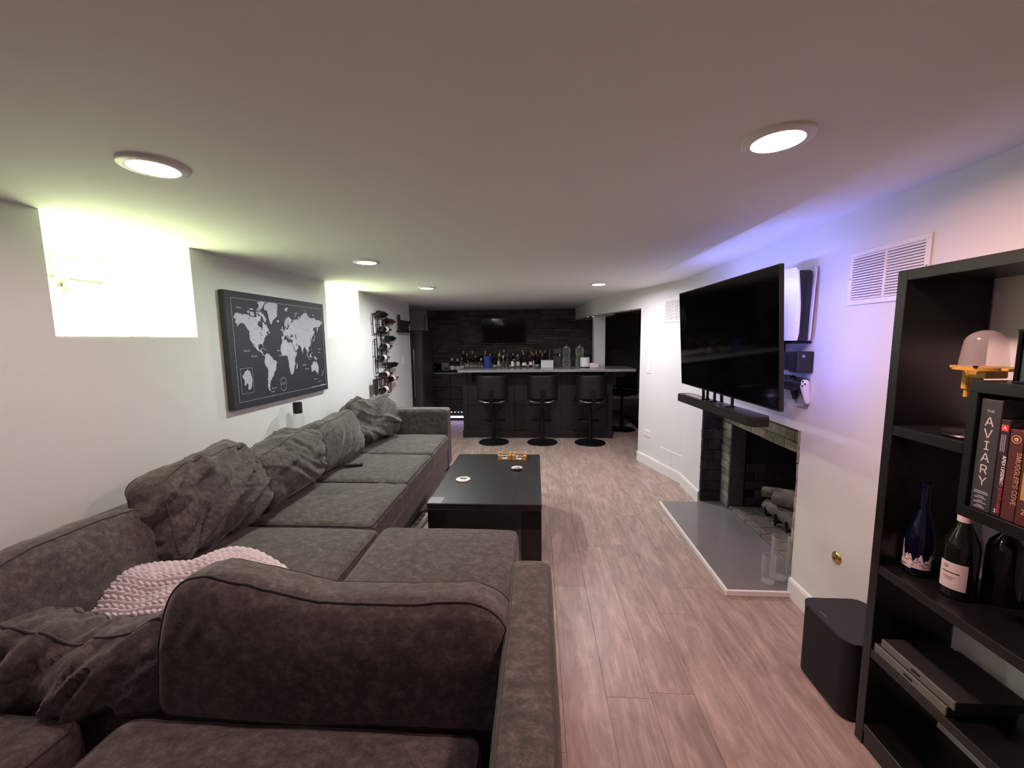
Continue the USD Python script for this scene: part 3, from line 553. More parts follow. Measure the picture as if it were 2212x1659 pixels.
t = thing('controller_holder', 'clear acrylic wall holder carrying the white controller', 'holder', (XW, 2.262, 1.10))
part(t, 'back_plate', bx(-.004, 0, -.05, .05, 0, .17), 'glint_edge_glass'); part(t, 'cradle', cat_([bx(-.075, -.004, -.05, .05, .02, .024), bx(-.079, -.075, -.05, .05, .02, .05)]), 'glint_edge_glass')
# ---------------------------------------------------------------- vents and wall plates
def grille(name, label, x0, y0, slats, w, h, loc, rotz, cols=2, group=None, each=True, fr=.022, mat='trim_white', deep=.02):
    """local: x along the wall, -y to the room, z up from the bottom; origin at the lower left"""
    t = thing(name, label, 'vent', loc, rotz)
    part(t, 'frame', cat_([cb(0, w, -.007, 0, 0, fr, .002), cb(0, w, -.007, 0, h-fr, h, .002), cb(0, fr, -.007, 0, fr, h-fr, .002), cb(w-fr, w, -.007, 0, fr, h-fr, .002)] +
         [cb(fr+(w-2*fr)*k/cols-.006, fr+(w-2*fr)*k/cols+.006, -.0065, 0, fr, h-fr, .002) for k in range(1, cols)]), mat)
    part(t, 'dark_sheet', bx(fr, w-fr, -.0008, -.0002, fr, h-fr), 'matte_black')  # black sheet behind the slats, standing for the dark inside the duct
    p = (h-2*fr)/slats; ms = []
    for c in range(cols):
        a, b = fr+(w-2*fr)*c/cols + (.006 if c else 0), fr+(w-2*fr)*(c+1)/cols - (.006 if c < cols-1 else 0)
        for k in range(slats):
            zc = fr+(k+.5)*p; q = hull([(xx, yy, zz) for xx in (a, b) for yy, zz in ((-.0012, zc+p*.36), (-.0025, zc+p*.40), (-.0062, zc-p*.34), (-.0050, zc-p*.40))])
            ms.append(q)
    if each:
        for q in ms: part(t, 'slat', q, mat)
    else: part(t, 'slats', cat_(ms), mat, kind='stuff')
    for zz in (h*.5,): part(t, 'screw', tf(cyl(.004, 0, .0015, 10), M4([(1, 0, 0), (0, 0, 1), (0, -1, 0)], (fr*.45, -.007, zz))), 'brushed'); part(t, 'screw', tf(cyl(.004, 0, .0015, 10), M4([(1, 0, 0), (0, 0, 1), (0, -1, 0)], (w-fr*.45, -.007, zz))), 'brushed')
    return t
grille('air_vent', 'white louvred wall vent above the bookcase', 0, 0, 17, .385, .238, (XW, 1.992, 1.634), -90)
def on_angled(s, z, off=0.0): q = A0 + AD*s - AN*off; return (q[0], q[1], z)
AR = AROT - 180                                   # local x runs from far to near, as seen from the room
grille('air_vent', 'small white louvred vent high on the angled wall, partly behind the television', 0, 0, 18, .36, .245, on_angled(.43, 1.648), AR, each=False)
grille('air_vent', 'white return-air grille low on the angled wall above the baseboard', 0, 0, 22, .40, .246, on_angled(.425, .045-.0 + .0), AR, each=False, fr=.02)
def plate(name, label, cat, loc, rotz, w=.072, h=.117, kind='switch'):
    t = thing(name, label, cat, loc, rotz)
    part(t, 'cover_plate', cb(-w/2, w/2, -.006, 0, -h/2, h/2, .002), 'white_plastic')
    if kind == 'switch': part(t, 'rocker', cat_([cb(-.017, .017, -.009, -.005, -.034, .034, .0015)]), 'trim_white'); part(t, 'slider', cb(-.006, .006, -.011, -.008, -.026, -.010, .001), 'trim_white')
    else:
        for sx in ((0,) if w < .09 else (-w*.22, w*.22)):
            o = part(t, 'socket', cb(sx-.017, sx+.017, -.0085, -.005, -.034, .034, .0015), 'trim_white')
            for zz in (-.016, .016): part(o, 'slot', cat_([bx(sx-.007, sx-.005, -.0088, -.0083, zz-.004, zz+.004), bx(sx+.005, sx+.007, -.0088, -.0083, zz-.004, zz+.004)]), 'ink')
    return t
plate('light_switch', 'white dimmer switch on the angled wall beside the opening', 'switch', on_angled(.685, 1.146), AR)
plate('wall_outlet', 'wide white double outlet low on the angled wall beside the opening', 'outlet', on_angled(.692, .378), AR, w=.118, h=.075, kind='outlet')
plate('light_switch', 'white light switch on the left wall under the word sign', 'switch', lwall(5.85, 0, 1.19), 90+LDEG)
t = thing('gas_key_valve', 'round brass gas key valve on the wall beside the fireplace', 'valve', (XW, 1.928, .419), -90)
part(t, 'escutcheon', tf(lathe([(0, 0), (.030, 0), (.030, .003), (.024, .008), (.016, .010), (.011, .010)], 28), M4([(1, 0, 0), (0, 0, 1), (0, -1, 0)])), 'brass', 40)
part(t, 'socket', tf(lathe([(.0105, .002), (.0105, .013), (.007, .013), (.007, .003), (0, .003)], 20), M4([(1, 0, 0), (0, 0, 1), (0, -1, 0)])), 'brass', 40)
# ================================================================== FIREPLACE
FX = 1.637
t = thing('fireplace', 'recessed dark brick fireplace with a grey brick face', 'fireplace', (0, 0, 0))
part(t, 'mortar_backing', cat_([bx(XW+.135, 2.36, FY1+.012, FY1+.10, -.01, 1.05), bx(XW+.135, 2.36, FY0-.10, FY0-.012, -.01, 1.05), bx(XW+.135, 2.36, FY0-.1, FY1+.1, FZ+.004, 1.08), bx(FX+.012, FX+.09, 3.412, FY1+.02, .0, FZ+.01), bx(FX+.012, FX+.09, FY0-.02, 2.43, 0, FZ+.01), bx(FX+.012, FX+.09, 2.42, 3.42, .775, FZ+.01)]), 'mortar')
def bricks(axis, fixed, a0, a1, z0, z1, bl, bh, mats, out, depth=.02, stagger=True, j=.004):
    """bricks on a plane: axis 'x' lays along x at y=fixed facing -y or +y (out=-1/1), 'y' lays along y at x=fixed facing -x"""
    z = z0; row = 0; n = max(1, round((z1-z0)/bh)); bh = (z1-z0)/n
    for row in range(n):
        a = a0 - (bl*.5 if stagger and row % 2 else 0)
        while a < a1 - .004:
            p, q = max(a, a0), min(a+bl*rng.uniform(.96, 1.04), a1); a = q if q < a1 else a1
            if a1 - a < .03: q = a1; a = a1
            if q - p < .012: continue
            d = rng.uniform(0, .008); zz0, zz1 = z0+row*bh+j/2, z0+(row+1)*bh-j/2
            if axis == 'x': m = cb(p+j/2, q-j/2, fixed-(.012+d if out < 0 else 0), fixed+(.012+d if out > 0 else 0)+(.012 if out < 0 else 0), zz0, zz1, .003)
            else: m = cb(fixed-d-.006, fixed+.013, p+j/2, q-j/2, zz0, zz1, .003)
            v = m.vertices.copy(); v += (rng.random(v.shape)-.5)*.004; m = hull(v)
            part(t, 'brick', m, f'{mats}{rng.integers(3)}')
bricks('x', FY1, XW-.004, FX+.005, .032, FZ, .105, .098, 'dark_brick', -1)
bricks('x', FY0, XW-.006, FX+.005, .032, FZ, .105, .098, 'grey_brick', 1)
bricks('y', FX, 3.40, FY1-.012, .032, .762, .145, .0665, 'grey_brick', -1, stagger=False)
bricks('y', FX, FY0+.012, 2.445, .032, .762, .18, .0665, 'grey_brick', -1, stagger=False)
bricks('y', FX, FY0+.012, FY1-.012, .762, FZ-.001, .205, .0695, 'grey_brick', -1)
part(t, 'damper_panel', cat_([cb(FX-.004, 1.755, 3.392, 3.410, .045, .40, .003), cb(FX-.004, 1.755, 3.392, 3.410, .402, .762, .003)]), 'grey_slab', label='smooth grey side panel of the firebox')
fbx = cat_([bx(1.755, 2.30, 3.41, 3.47, .03, .80), bx(FX+.02, 2.30, 2.36, 2.44, .03, .80), bx(2.24, 2.30, 2.40, 3.45, .03, .80), bx(FX+.09, 2.30, 2.40, 3.45, .77, .80)])
part(t, 'firebox', fbx, 'firebox_black')
for i in range(3):
    for k in range(5):
        a = 1.775+i*.16+(.08 if k % 2 else 0); b = min(a+.155, 2.235)
        part(t, 'brick', cb(a, b, 3.396, 3.411, .05+k*.075, .05+k*.075+.070, .003), f'dark_brick{rng.integers(3)}')
# firebrick floor, front row proud
part(t, 'firebox_base', bx(FX+.004, 2.26, 2.44, 3.41, .0, .028), 'mortar')
xs = [FX-.002, FX+.062, FX+.185, FX+.308, FX+.431, 2.24]; 
for i in range(5):
    y = 2.446 - (.11 if i % 2 else 0)
    while y < 3.395:
        a, b = max(y, 2.446), min(y+.225, 3.395)
        if b-a > .02:
            zt = .046 + rng.uniform(-.003, .003); m = cb(xs[i]+.002, xs[i+1]-.002, a+.002, b-.002, .012, zt, .004); part(t, 'brick', m, f'fire_brick{rng.integers(3)}')
        y += .225
# grate and logs
t = thing('fire_grate', 'black iron log grate in the firebox', 'grate', (1.92, 2.80, .048))
for k in range(5): part(t, 'bar', tube([(-.17, -.26+k*.13, .14), (-.16, -.26+k*.13, .075), (.14, -.26+k*.13, .075), (.16, -.26+k*.13, .13)], .010, 8), 'iron')
part(t, 'rail', cat_([rod((-.10, -.30, .064), (-.10, .30, .064), .009), rod((.10, -.30, .064), (.10, .30, .064), .009)]), 'iron')
for sx in (-.10, .10):
    for sy in (-.24, .24): part(t, 'leg', rod((sx, sy, 0), (sx, sy, .066), .009), 'iron')
def log(label, a, b, r, seed):
    a, b = np.array(a, float), np.array(b, float); n, k = 26, 22; d = b-a; L = np.linalg.norm(d); d /= L
    u = np.cross(d, [0, 0, 1]); u /= np.linalg.norm(u); w = np.cross(d, u); th = np.arange(k)*2*np.pi/k; V = []
    for i in range(n):
        s = i/(n-1); c = a + d*L*s + u*.012*math.sin(s*5+seed)
        e = np.stack([np.cos(th), np.sin(th)], 1); q = np.concatenate([e*1.6, np.full((k, 1), s*4)], 1) + seed
        rr = r*(.80 + .45*meshkit.fbm(q, 3, seed)); V.append(c + rr[:, None]*(np.cos(th)[:, None]*u + np.sin(th)[:, None]*w))
    V = np.vstack(V); i, j = np.meshgrid(np.arange(n-1), np.arange(k), indexing='ij'); j2 = (j+1) % k
    q = np.stack([i*k+j, i*k+j2, (i+1)*k+j2, (i+1)*k+j], -1).reshape(-1, 4); c = np.arange(1, k-1)
    F = np.vstack([q[:, [0, 1, 2]], q[:, [0, 2, 3]], np.stack([0*c, c+1, c], 1), np.stack([0*c, c, c+1], 1)+(n-1)*k])
    lt = thing('fire_log', label, 'log', (a+b)/2); m = trimesh.Trimesh(V-(a+b)/2, F, process=False); trimesh.repair.fix_normals(m)
    part(lt, 'bark', m, 'bark', 50)
log('split firewood log lying lowest at the front of the grate', (1.80, 3.10, .185), (1.82, 2.55, .180), .055, 3)
log('split firewood log lying at the back of the grate', (1.96, 3.06, .190), (1.98, 2.56, .190), .060, 8)
log('pale split log laid slanting across the top of the pile', (1.78, 2.99, .290), (2.03, 2.60, .345), .048, 13)
log('short knobbly log end poking up at the left of the pile', (1.775, 3.13, .285), (1.93, 2.93, .315), .042, 21)
# hearth slab with its white edging
HX0, HY0 = 1.105, 2.245
t = thing('hearth', 'glossy grey stone hearth slab with a white edge on the floor', 'hearth', (0, 0, 0))
part(t, 'slab', ext(Polygon([(HX0, HY0), (XW-.001, HY0), (XW-.001, FY0+.001), (FX-.004, FY0+.001), (FX-.004, FY1-.012), (XW+.001, FY1-.013), (XW-.017, FY1-.04), (HX0, FY1-.04)]).buffer(0), .030), 'hearth_stone')
part(t, 'edging', cat_([cb(HX0-.016, HX0, HY0-.016, FY1-.04, 0, .034, .003), cb(HX0, XW-.001, HY0-.016, HY0, 0, .034, .003)]), 'trim_white')
def vase(label, x, y, r, h):
    t = thing('glass_vase', label, 'vase', (x, y, .0302))
    part(t, 'glass', lathe([(0, 0), (r-.004, 0), (r, .004), (r, h)], 28), 'glint_edge_glass', 40); part(t, 'rim', tube([(r*math.cos(a), r*math.sin(a), h) for a in np.linspace(0, 2*math.pi, 28, endpoint=False)], .0016, 5, True), 'glint_edge_glass'); part(t, 'base', cyl(r-.003, .001, .012, 24), 'glint_edge_glass', 40)
vase('short clear glass cylinder vase, frontmost of the three on the hearth', 1.372, 2.325, .036, .17)
vase('tall clear glass cylinder vase, middle of the three on the hearth', 1.462, 2.372, .047, .265)
vase('clear glass cylinder vase nearest the wall edge on the hearth', 1.545, 2.36, .045, .275)
# ================================================================== LEFT WALL: map, sign, rack
MY0, MY1, MZ0, MZ1 = 2.495, 3.668, 1.042, 1.838
MW, MH = MY1-MY0, MZ1-MZ0
t = thing('world_map', 'large dark canvas world map on the left wall', 'wall map', lwall(MY0, 0.0, MZ0), LDEG)
part(t, 'canvas', cb(.004, .040, 0, MW, 0, MH, .002), 'map_edge')
def onmap(poly): return tf(ext(poly, .0009), M4(FRONT_L, (.0402, 0, 0)))
part(t, 'print', onmap(sbox(.004, .004, MW-.004, MH-.004)), 'map_ink')
FX0, FX1, FZ0, FZ1 = .055, MW-.03, .045, MH-.045
def ring_rect(a, b, c, d, w=.0025): return sbox(a, b, c, d).difference(sbox(a+w, b+w, c-w, d-w))
def line_up(poly): return tf(ext(poly, .0006), M4(FRONT_L, (.0412, 0, 0)))
part(t, 'border_line', line_up(ring_rect(FX0, FZ0, FX1, FZ1)), 'map_line')
LON0, LON1, LAT0, LAT1 = -172, 190, -63, 83.2
mer = lambda la: 1.25*math.log(math.tan(math.pi/4+.4*math.radians(la)))
def ll(lo, la): return (FX0+(lo-LON0)/(LON1-LON0)*(FX1-FX0), FZ0+(mer(la)-mer(LAT0))/(mer(LAT1)-mer(LAT0))*(FZ1-FZ0))
LAND = dict(
 north_america=[(-168,66),(-162,70.5),(-156,71.3),(-141,69.7),(-128,70.3),(-115,68),(-108,68),(-96,68),(-94,72),(-88,69),(-82,69.5),(-81,67),(-87,64.5),(-94,61),(-94,58.8),(-88,56.5),(-82,55),(-82,52.5),(-79,51.3),(-79,54.5),(-77,57),(-78,60.5),(-77.5,62.5),(-73,62.3),(-69.5,59.5),(-65,60),(-62,57),(-58,54.5),(-56,52),(-60,50.2),(-66,50.2),(-70,47),(-65,48.8),(-61,46),(-66,44),(-70,43.5),(-70,41.7),(-74,40.5),(-76,37),(-76,35),(-81,31.5),(-80.3,26),(-81.5,25.4),(-82.8,28),(-84,30),(-90,29.5),(-94.5,29.5),(-97.3,27.5),(-97.7,22),(-95.5,18.7),(-91,18.7),(-90.3,21),(-87,21.3),(-88.3,16.5),(-84,15.7),(-83.4,11),(-80,9.2),(-77.5,8.4),(-79.5,7.5),(-83,8.4),(-86,11),(-88,13.2),(-94,16.2),(-101,17.7),(-105.5,20.5),(-106,23),(-109.5,26.3),(-113,31.2),(-114.5,31),(-111,25.5),(-109.7,23.1),(-112.2,25.5),(-115,29),(-117.2,32.7),(-120.6,34.7),(-124,40),(-124,46.5),(-123,49),(-128,52),(-131,55),(-136,58.5),(-143,60),(-149,60),(-152,59),(-158,56.5),(-163,54.8),(-158,58.5),(-162,59.5),(-165,61.5),(-161,64.3),(-167,65.2)],
 baffin=[(-80,73.7),(-72,71.5),(-67,69),(-62,66.5),(-65,63),(-70,62.7),(-73,65),(-74,68),(-82,70),(-89,71.5),(-88,73.7)], victoria=[(-116,73),(-106,73),(-102,70),(-105,68.8),(-116,69.5)], banks=[(-125,74),(-118,74.3),(-119,71.7),(-125,72)], ellesmere=[(-90,76.5),(-85,79.5),(-90,81.8),(-75,83),(-62,82.5),(-70,79.5),(-78,76.3)], melville=[(-116,76),(-106,76.5),(-106,75),(-115,74.8)], devon=[(-95,76.5),(-80,75.8),(-82,74.7),(-92,75)], somerset=[(-96,74),(-90,73.8),(-92,72),(-96,72.3)], southampton=[(-87,65.5),(-81,64),(-85,63),(-87,64)],
 newfoundland=[(-59,47.7),(-55.5,51.5),(-53,48),(-54,46.8)], vancouver=[(-128,50.7),(-123.5,48.5),(-125.5,49.2)], cuba=[(-85,22),(-82,23.1),(-77,21),(-74.3,20.2),(-77.5,20)], hispaniola=[(-74.4,19.8),(-69,19.2),(-70,18.2),(-74,18.2)],
 greenland=[(-45,60),(-42,62.5),(-39,65.3),(-30,68.2),(-22,70.4),(-20,75),(-18,79.5),(-16,81.8),(-25,83.3),(-45,82.8),(-60,82),(-66,80),(-68,76.3),(-58,75.5),(-54,71),(-53,67),(-51,63.5),(-48,61)], iceland=[(-24,65.5),(-20,66.2),(-14.5,65.8),(-14,64.5),(-19,63.4),(-22.5,64)], svalbard=[(11,79),(20,80.3),(26,80),(20,77),(15,76.7)],
 south_america=[(-77.5,8.4),(-72,12),(-70,12),(-62,10.6),(-57,6),(-51.5,4),(-50,0),(-44,-2.7),(-39,-3.2),(-35,-6),(-35,-9),(-39,-13),(-39.3,-18),(-41,-22),(-45,-23.5),(-48.5,-26),(-50,-30),(-53.5,-34),(-58,-34.3),(-57,-37),(-62,-39),(-65,-41),(-64,-43),(-67.5,-46),(-66,-48),(-69,-51),(-68.5,-53),(-65.5,-55),(-70,-55.3),(-74,-52),(-75.5,-48),(-73.5,-42),(-73.5,-37),(-71.5,-30),(-70.3,-20),(-71.5,-17.5),(-76,-14),(-79.5,-8),(-81,-5),(-80,-2.5),(-80,0.5),(-77.3,4),(-77.5,7)], falkland=[(-61,-51.3),(-58,-51.3),(-58.5,-52.2),(-61,-52.2)],
 africa=[(-6,35.8),(2,36.8),(10.5,37.2),(11,33.8),(15.3,32.3),(20,31),(23,32.6),(29,31),(32.5,31.2),(32.7,29.8),(34,27),(35.6,23.5),(37.3,20),(38.7,17.5),(43,12.5),(44.5,10.5),(51,11.8),(49.5,7),(46,2.5),(41,-2),(39,-6.5),(40.5,-11),(40.6,-15),(36,-19),(35.3,-24),(32.7,-26),(31,-30),(27,-33.5),(20,-34.7),(18.3,-33.5),(16,-28.5),(14.3,-22.5),(12,-17.5),(13.7,-11),(12,-5),(9,-1),(9.5,4),(6,4.3),(2,6.3),(-3,5),(-7.5,4.4),(-12,7.5),(-15,11),(-17.3,14.7),(-16.3,19.5),(-16,23.5),(-13,27.7),(-9.7,30),(-9,32.7)], madagascar=[(49.3,-12.2),(50.3,-15.8),(47,-25),(44,-24.5),(43.7,-20.5),(46,-16)],
 eurasia=[(-9.2,43),(-1.5,43.5),(-1.2,46),(-4.6,48.4),(-1.5,49.6),(2.5,51),(5,53),(8.5,54),(8.3,57),(10.5,57.6),(10.5,55),(14,54),(19,54.5),(21.5,57.5),(24,57.2),(23.5,59.3),(30,59.9),(23,60),(21.3,61.5),(25.3,65),(22,65.7),(17.3,62),(18.8,60),(16.6,57.5),(14.2,55.5),(12.8,55.6),(11.2,59),(8,58.2),(5.3,60),(5.3,62),(10,64),(14,68),(19,70),(26,71),(31,70),(41,67.5),(40,66),(33,66.8),(37,64),(41,64.8),(44,66.2),(46,68),(54,68.5),(60,69),(68,68.5),(67,72),(72,72.8),(74,68),(76,72),(81,73.5),(90,75.5),(104,77.6),(113,76),(112,74),(120,73),(130,71.2),(140,72.5),(150,71.5),(160,69.7),(170,70),(180,69),(190,66.2),(182,65),(178,62.5),(170,60),(164,60),(163,56),(157,51.2),(156,57),(161,60.5),(155,59.3),(142,59),(135.5,54.6),(141,53),(140,48.5),(135,43.5),(131,43),(127.5,40),(129.3,36),(126.5,34.5),(125,38),(121,39),(122,40.5),(118,39),(122,37),(119.5,35),(121.8,31),(121,28),(117,23.5),(110,21),(106.5,20),(109,13),(105,8.8),(102.5,12),(100,13.3),(100.5,7.5),(103.5,1.5),(101,3),(98.3,8),(98,15),(94.5,16),(91.5,22.5),(87,21.5),(80.3,15.5),(80,12),(77.5,8.2),(74,15),(72.7,21),(69,22.3),(66.5,25),(57,25.7),(50.5,30),(48,30),(51.5,24.5),(56,26),(59.8,22.5),(55,17.5),(45,12.8),(43,15),(39,21.5),(35,28),(34.3,31),(36,36.5),(30.5,36.5),(27.3,37),(26.5,40),(29.2,41.2),(35,42),(41,41.3),(38,44.5),(39,47),(35,46),(33.5,44.5),(30.5,46.3),(28.5,43.5),(28,41.5),(23,40.3),(24,38),(22.5,36.5),(19.5,40.5),(19,42),(13.7,45.5),(12.5,44),(18.3,40),(16.5,38.2),(15.5,40),(11,42.5),(8.5,44.3),(3.2,43),(3,41.7),(0,39.5),(-2,36.8),(-5.5,36.1),(-9,37),(-9.3,39)],
 novaya_zemlya=[(52,71),(58,74.5),(68,77),(60,75.8),(54,73)], britain=[(-5.5,50.1),(1.3,51.2),(1.5,52.7),(-1.5,54.7),(-2,57.6),(-5,58.6),(-6,56.6),(-3,54),(-4.7,52.5)], ireland=[(-10,52),(-6.3,52.2),(-5.8,54.5),(-8.3,55.2),(-10,53.8)], sakhalin=[(142,54),(143.3,52),(143.5,49),(142,46)], hokkaido=[(140,42),(142,45.3),(145.3,43.3),(143,42)], honshu=[(131,34.2),(135.5,35.6),(139,38.2),(140.5,41.2),(141.8,39),(140.5,35.7),(136,33.7)], kyushu=[(130,33.5),(131.8,33),(131,31.3),(130.2,32)], taiwan=[(120.2,23.2),(121.7,25.1),(121,22)], luzon=[(120.3,18.3),(122.2,18),(121.5,15),(124,13),(120.6,14)], mindanao=[(122,8),(125.5,9.7),(126.3,7),(124,6.3)], sri_lanka=[(80,9.5),(81.7,7.3),(80.3,6)], sumatra=[(95.5,5.5),(99,3),(104,-2),(106,-5.7),(101,-2.5)], borneo=[(109,1.5),(112,3),(117,7),(119,5),(117.5,1),(116,-4),(110.3,-2.8)], java=[(105.3,-6.5),(111,-6.5),(114.5,-7.7),(114.3,-8.6),(108,-7.8)], sulawesi=[(119.5,-5.3),(119.3,-1),(121,1),(125,1.4),(120.5,0.2),(123,-1),(121,-2),(122.5,-4.5),(120.5,-3)], new_guinea=[(131,-0.8),(134.5,-1),(141,-2.6),(146,-5.7),(150.5,-10.5),(146,-8.7),(143,-9),(138,-8.3),(135,-4.4)],
 australia=[(114,-22),(122,-18),(126,-14),(130,-12.5),(136.8,-12.2),(135.7,-15),(140.5,-17.5),(142.3,-10.8),(145.3,-15),(149,-20.5),(153,-25),(153,-31),(150,-37.3),(146.5,-39),(140,-37.7),(138,-35),(136,-34.8),(131.5,-31.5),(124,-33.5),(118,-35),(115.2,-34),(115.5,-31)], tasmania=[(144.8,-40.8),(148.2,-41),(147,-43.5),(145.5,-42.5)], nz_north=[(173,-34.6),(178.3,-37.8),(175.5,-41.4),(174,-39.3),(174.7,-37)], nz_south=[(172.8,-40.7),(174.2,-41.8),(171,-44.8),(168.5,-46.6),(166.6,-45.8),(170.5,-43)],
 antarctic=[(95,-63),(98,-62.4),(104,-62.6),(112,-62.2),(120,-61.9),(128,-62.3),(138,-61.8),(150,-62.2),(160,-61.6),(172,-61.4),(186,-61.8),(189,-63)], antarctic_peninsula=[(-62,-63),(-58,-62),(-56,-60.6),(-57,-62),(-54,-63)], severnaya=[(96,80.5),(103,79),(105,78.2),(98,79.5)], new_siberia=[(138,76),(146,75.6),(150,75),(140,74.5)], wrangel=[(178,71.5),(183,71.4),(181,70.8)])
WATER = dict(hudson=[(-92,58),(-88,62),(-82,63),(-79,60),(-80,56),(-83,55.6),(-88,57.5)], caspian=[(48,46),(52.5,46.5),(51.5,43),(53.5,40),(52,37),(49.5,38),(49.5,41)], baikal=[(104,51.6),(109.5,55.5),(108,53)], superior=[(-91.5,46.9),(-88,48.5),(-85,47.5),(-87,46.6)], michigan=[(-87.6,42),(-86.3,42),(-85.3,45.6),(-87,45.6)], huron=[(-83.4,43.5),(-81.8,43.5),(-80.5,45.4),(-83,46)], victoria=[(32,0),(34,0),(33.3,-2.5),(32,-2)], slave=[(-116,61.2),(-110,62.7),(-112,61.7)], bear=[(-124,66.6),(-119,66.8),(-121,65.3)], winnipeg=[(-98.5,53.5),(-97,53),(-96.5,50.6)])
land = unary_union([Polygon([ll(*p) for p in v]).buffer(0) for v in LAND.values()])
water = unary_union([Polygon([ll(*p) for p in v]).buffer(0) for v in WATER.values()])
r2 = np.random.default_rng(5)
def rough(g):
    c = np.array(g.exterior.coords)[:-1]; out = []
    for i in range(len(c)):
        a, b = c[i], c[(i+1) % len(c)]; k = max(1, int(np.linalg.norm(b-a)/.007))
        for j in range(k): out.append(a+(b-a)*j/k + (r2.normal(0, .0016, 2) if j else 0))
    return Polygon(out).buffer(0)
land = unary_union([rough(g) for g in land.geoms]).difference(water).intersection(sbox(FX0+.002, FZ0+.002, FX1-.001, FZ1-.001))
# the Antarctic inset
ix0, iz0, iw, ih = FX0+.03, FZ0+.055, .115, .175
ant = [(.16,.62),(.10,.76),(.22,.72),(.30,.80),(.42,.88),(.60,.94),(.78,.86),(.86,.70),(.92,.52),(.88,.34),(.78,.18),(.62,.12),(.52,.18),(.56,.34),(.46,.40),(.36,.30),(.24,.36),(.30,.50),(.22,.60)]
part(t, 'land_print', onmap(unary_union([land] )).apply_translation((.0006, 0, 0)), 'map_land')
inset = tf(ext(rough(Polygon([(ix0+a*iw, iz0+b*ih) for a, b in ant])), .0006), M4(FRONT_L, (.0414, 0, 0)))
part(t, 'inset_map', cat_([line_up(ring_rect(ix0, iz0, ix0+iw, iz0+ih, .002))]), 'map_line'); part(t, 'inset_land', inset, 'map_land')
bx0, bz0 = FX0+.47, FZ0+.075
hexo = Polygon([(bx0-.032, bz0-.038), (bx0, bz0-.056), (bx0+.032, bz0-.038), (bx0+.032, bz0+.038), (bx0, bz0+.056), (bx0-.032, bz0+.038)])
part(t, 'badge', line_up(hexo.difference(hexo.buffer(-.0032)).union(sbox(bx0-.026, bz0-.001, bx0+.026, bz0+.002)).union(sbox(bx0-.012, bz0+.008, bx0+.012, bz0+.012))), 'map_line')
lay = []
for s, fx, fz, h in (('Arctic', .06, .905, .013), ('Ocean', .12, .84, .013), ('Arctic', .63, .905, .010), ('Ocean', .79, .885, .010), ('Pacific', .10, .485, .014), ('Ocean', .16, .43, .014), ('Atlantic', .415, .475, .013), ('Ocean', .43, .42, .013), ('Indian', .70, .285, .013), ('Ocean', .735, .235, .013), ('Pacific', .93, .47, .010), ('Ocean', .92, .43, .010), ('Southern', .33, .075, .011), ('Ocean', .31, .04, .011), ('Southern', .845, .095, .010), ('Ocean', .90, .055, .010)):
    lay.append(tf(txt(s, h, .0006), M4(FRONT_L, (.0414, FX0+fx*(FX1-FX0), FZ0+fz*(FZ1-FZ0)))))
cx, cz = FX0+.515*(FX1-FX0), FZ0+.80*(FZ1-FZ0)
rose = Point(cx, cz).buffer(.022).difference(Point(cx, cz).buffer(.019)).union(sbox(cx-.0012, cz-.03, cx+.0012, cz+.04)).union(sbox(cx-.032, cz-.0012, cx+.032, cz+.0012))
part(t, 'compass_rose', line_up(rose), 'map_line')
part(t, 'map_lettering', cat_(lay), 'map_line')
# small grid marks round the border
part(t, 'scale_marks', line_up(unary_union([sbox(FX0, FZ0+k*.045+.02, FX0+.008, FZ0+k*.045+.022) for k in range(14)] + [sbox(FX1-.008, FZ0+k*.045+.02, FX1, FZ0+k*.045+.022) for k in range(14)])), 'map_line')
# word sign on a ledge
t = thing('word_sign', 'black sign of tall letters reading beer on a narrow ledge', 'sign', lwall(5.62, 0, 1.607), LDEG)
part(t, 'ledge', cb(.002, .075, 0, .52, 0, .026, .003), 'matte_black')
LET = {'b': (.16, .225), 'e': (.13, .145), 'r': (.12, .145)}
y = .02
def letter(ch):
    w, st = .105, .026
    if ch == 'b': g = sbox(0, 0, .034, .225).union(sbox(0, 0, w, .15).difference(sbox(.034, st, w-st, .15-st)))
    if ch == 'e': g = sbox(0, 0, w, .15).difference(sbox(st, .090, w-st, .15-st)).difference(sbox(st, st, w, .066)).union(sbox(0, 0, w, .022))
    if ch == 'r': g = sbox(0, 0, st, .15).union(sbox(0, .15-st, w-.01, .15)).union(sbox(w-st-.01, .10, w-.01, .15))
    return g
for ch in 'beer':
    part(t, 'letter', tf(ext(letter(ch), .025), M4(FRONT_L, (.022, y, .026))), 'matte_black'); y += .122
# wine rack: interlocking rod rectangles, little cradles, bottles lying along the wall
t = thing('wine_rack', 'black metal wall rack of interlocking rod rectangles holding wine bottles', 'wine rack', lwall(4.78, 0, .78), LDEG)
oy, oz = 4.78, .78
def rect_rod(a, b, c, d, off=.03, r=.006):
    p = [(off, a-oy, b-oz), (off, c-oy, b-oz), (off, c-oy, d-oz), (off, a-oy, d-oz)]
    return cat_([rod(p[i], p[(i+1) % 4], r, 6) for i in range(4)] + [trimesh.creation.icosphere(1, r).apply_translation(q) for q in p] + [rod((0, a-oy, (b+d)/2-oz), (off, a-oy, (b+d)/2-oz), r*.8, 6)])
for k, q in enumerate([(4.785, 1.575, 4.93, 1.82), (4.91, 1.60, 4.95, 1.79), (5.09, 1.60, 5.21, 1.80), (4.785, 1.09, 4.85, 1.51), (5.03, 1.44, 5.27, 1.59), (5.0, 1.18, 5.15, 1.362), (4.808, .80, 4.945, 1.045), (4.883, .915, 5.05, 1.087), (5.165, .80, 5.262, .94), (4.86, 1.30, 4.98, 1.60), (5.10, 1.0, 5.24, 1.20)]):
    part(t, 'rod_frame', rect_rod(*q, off=.026+.008*(k % 2)), 'rack_metal')
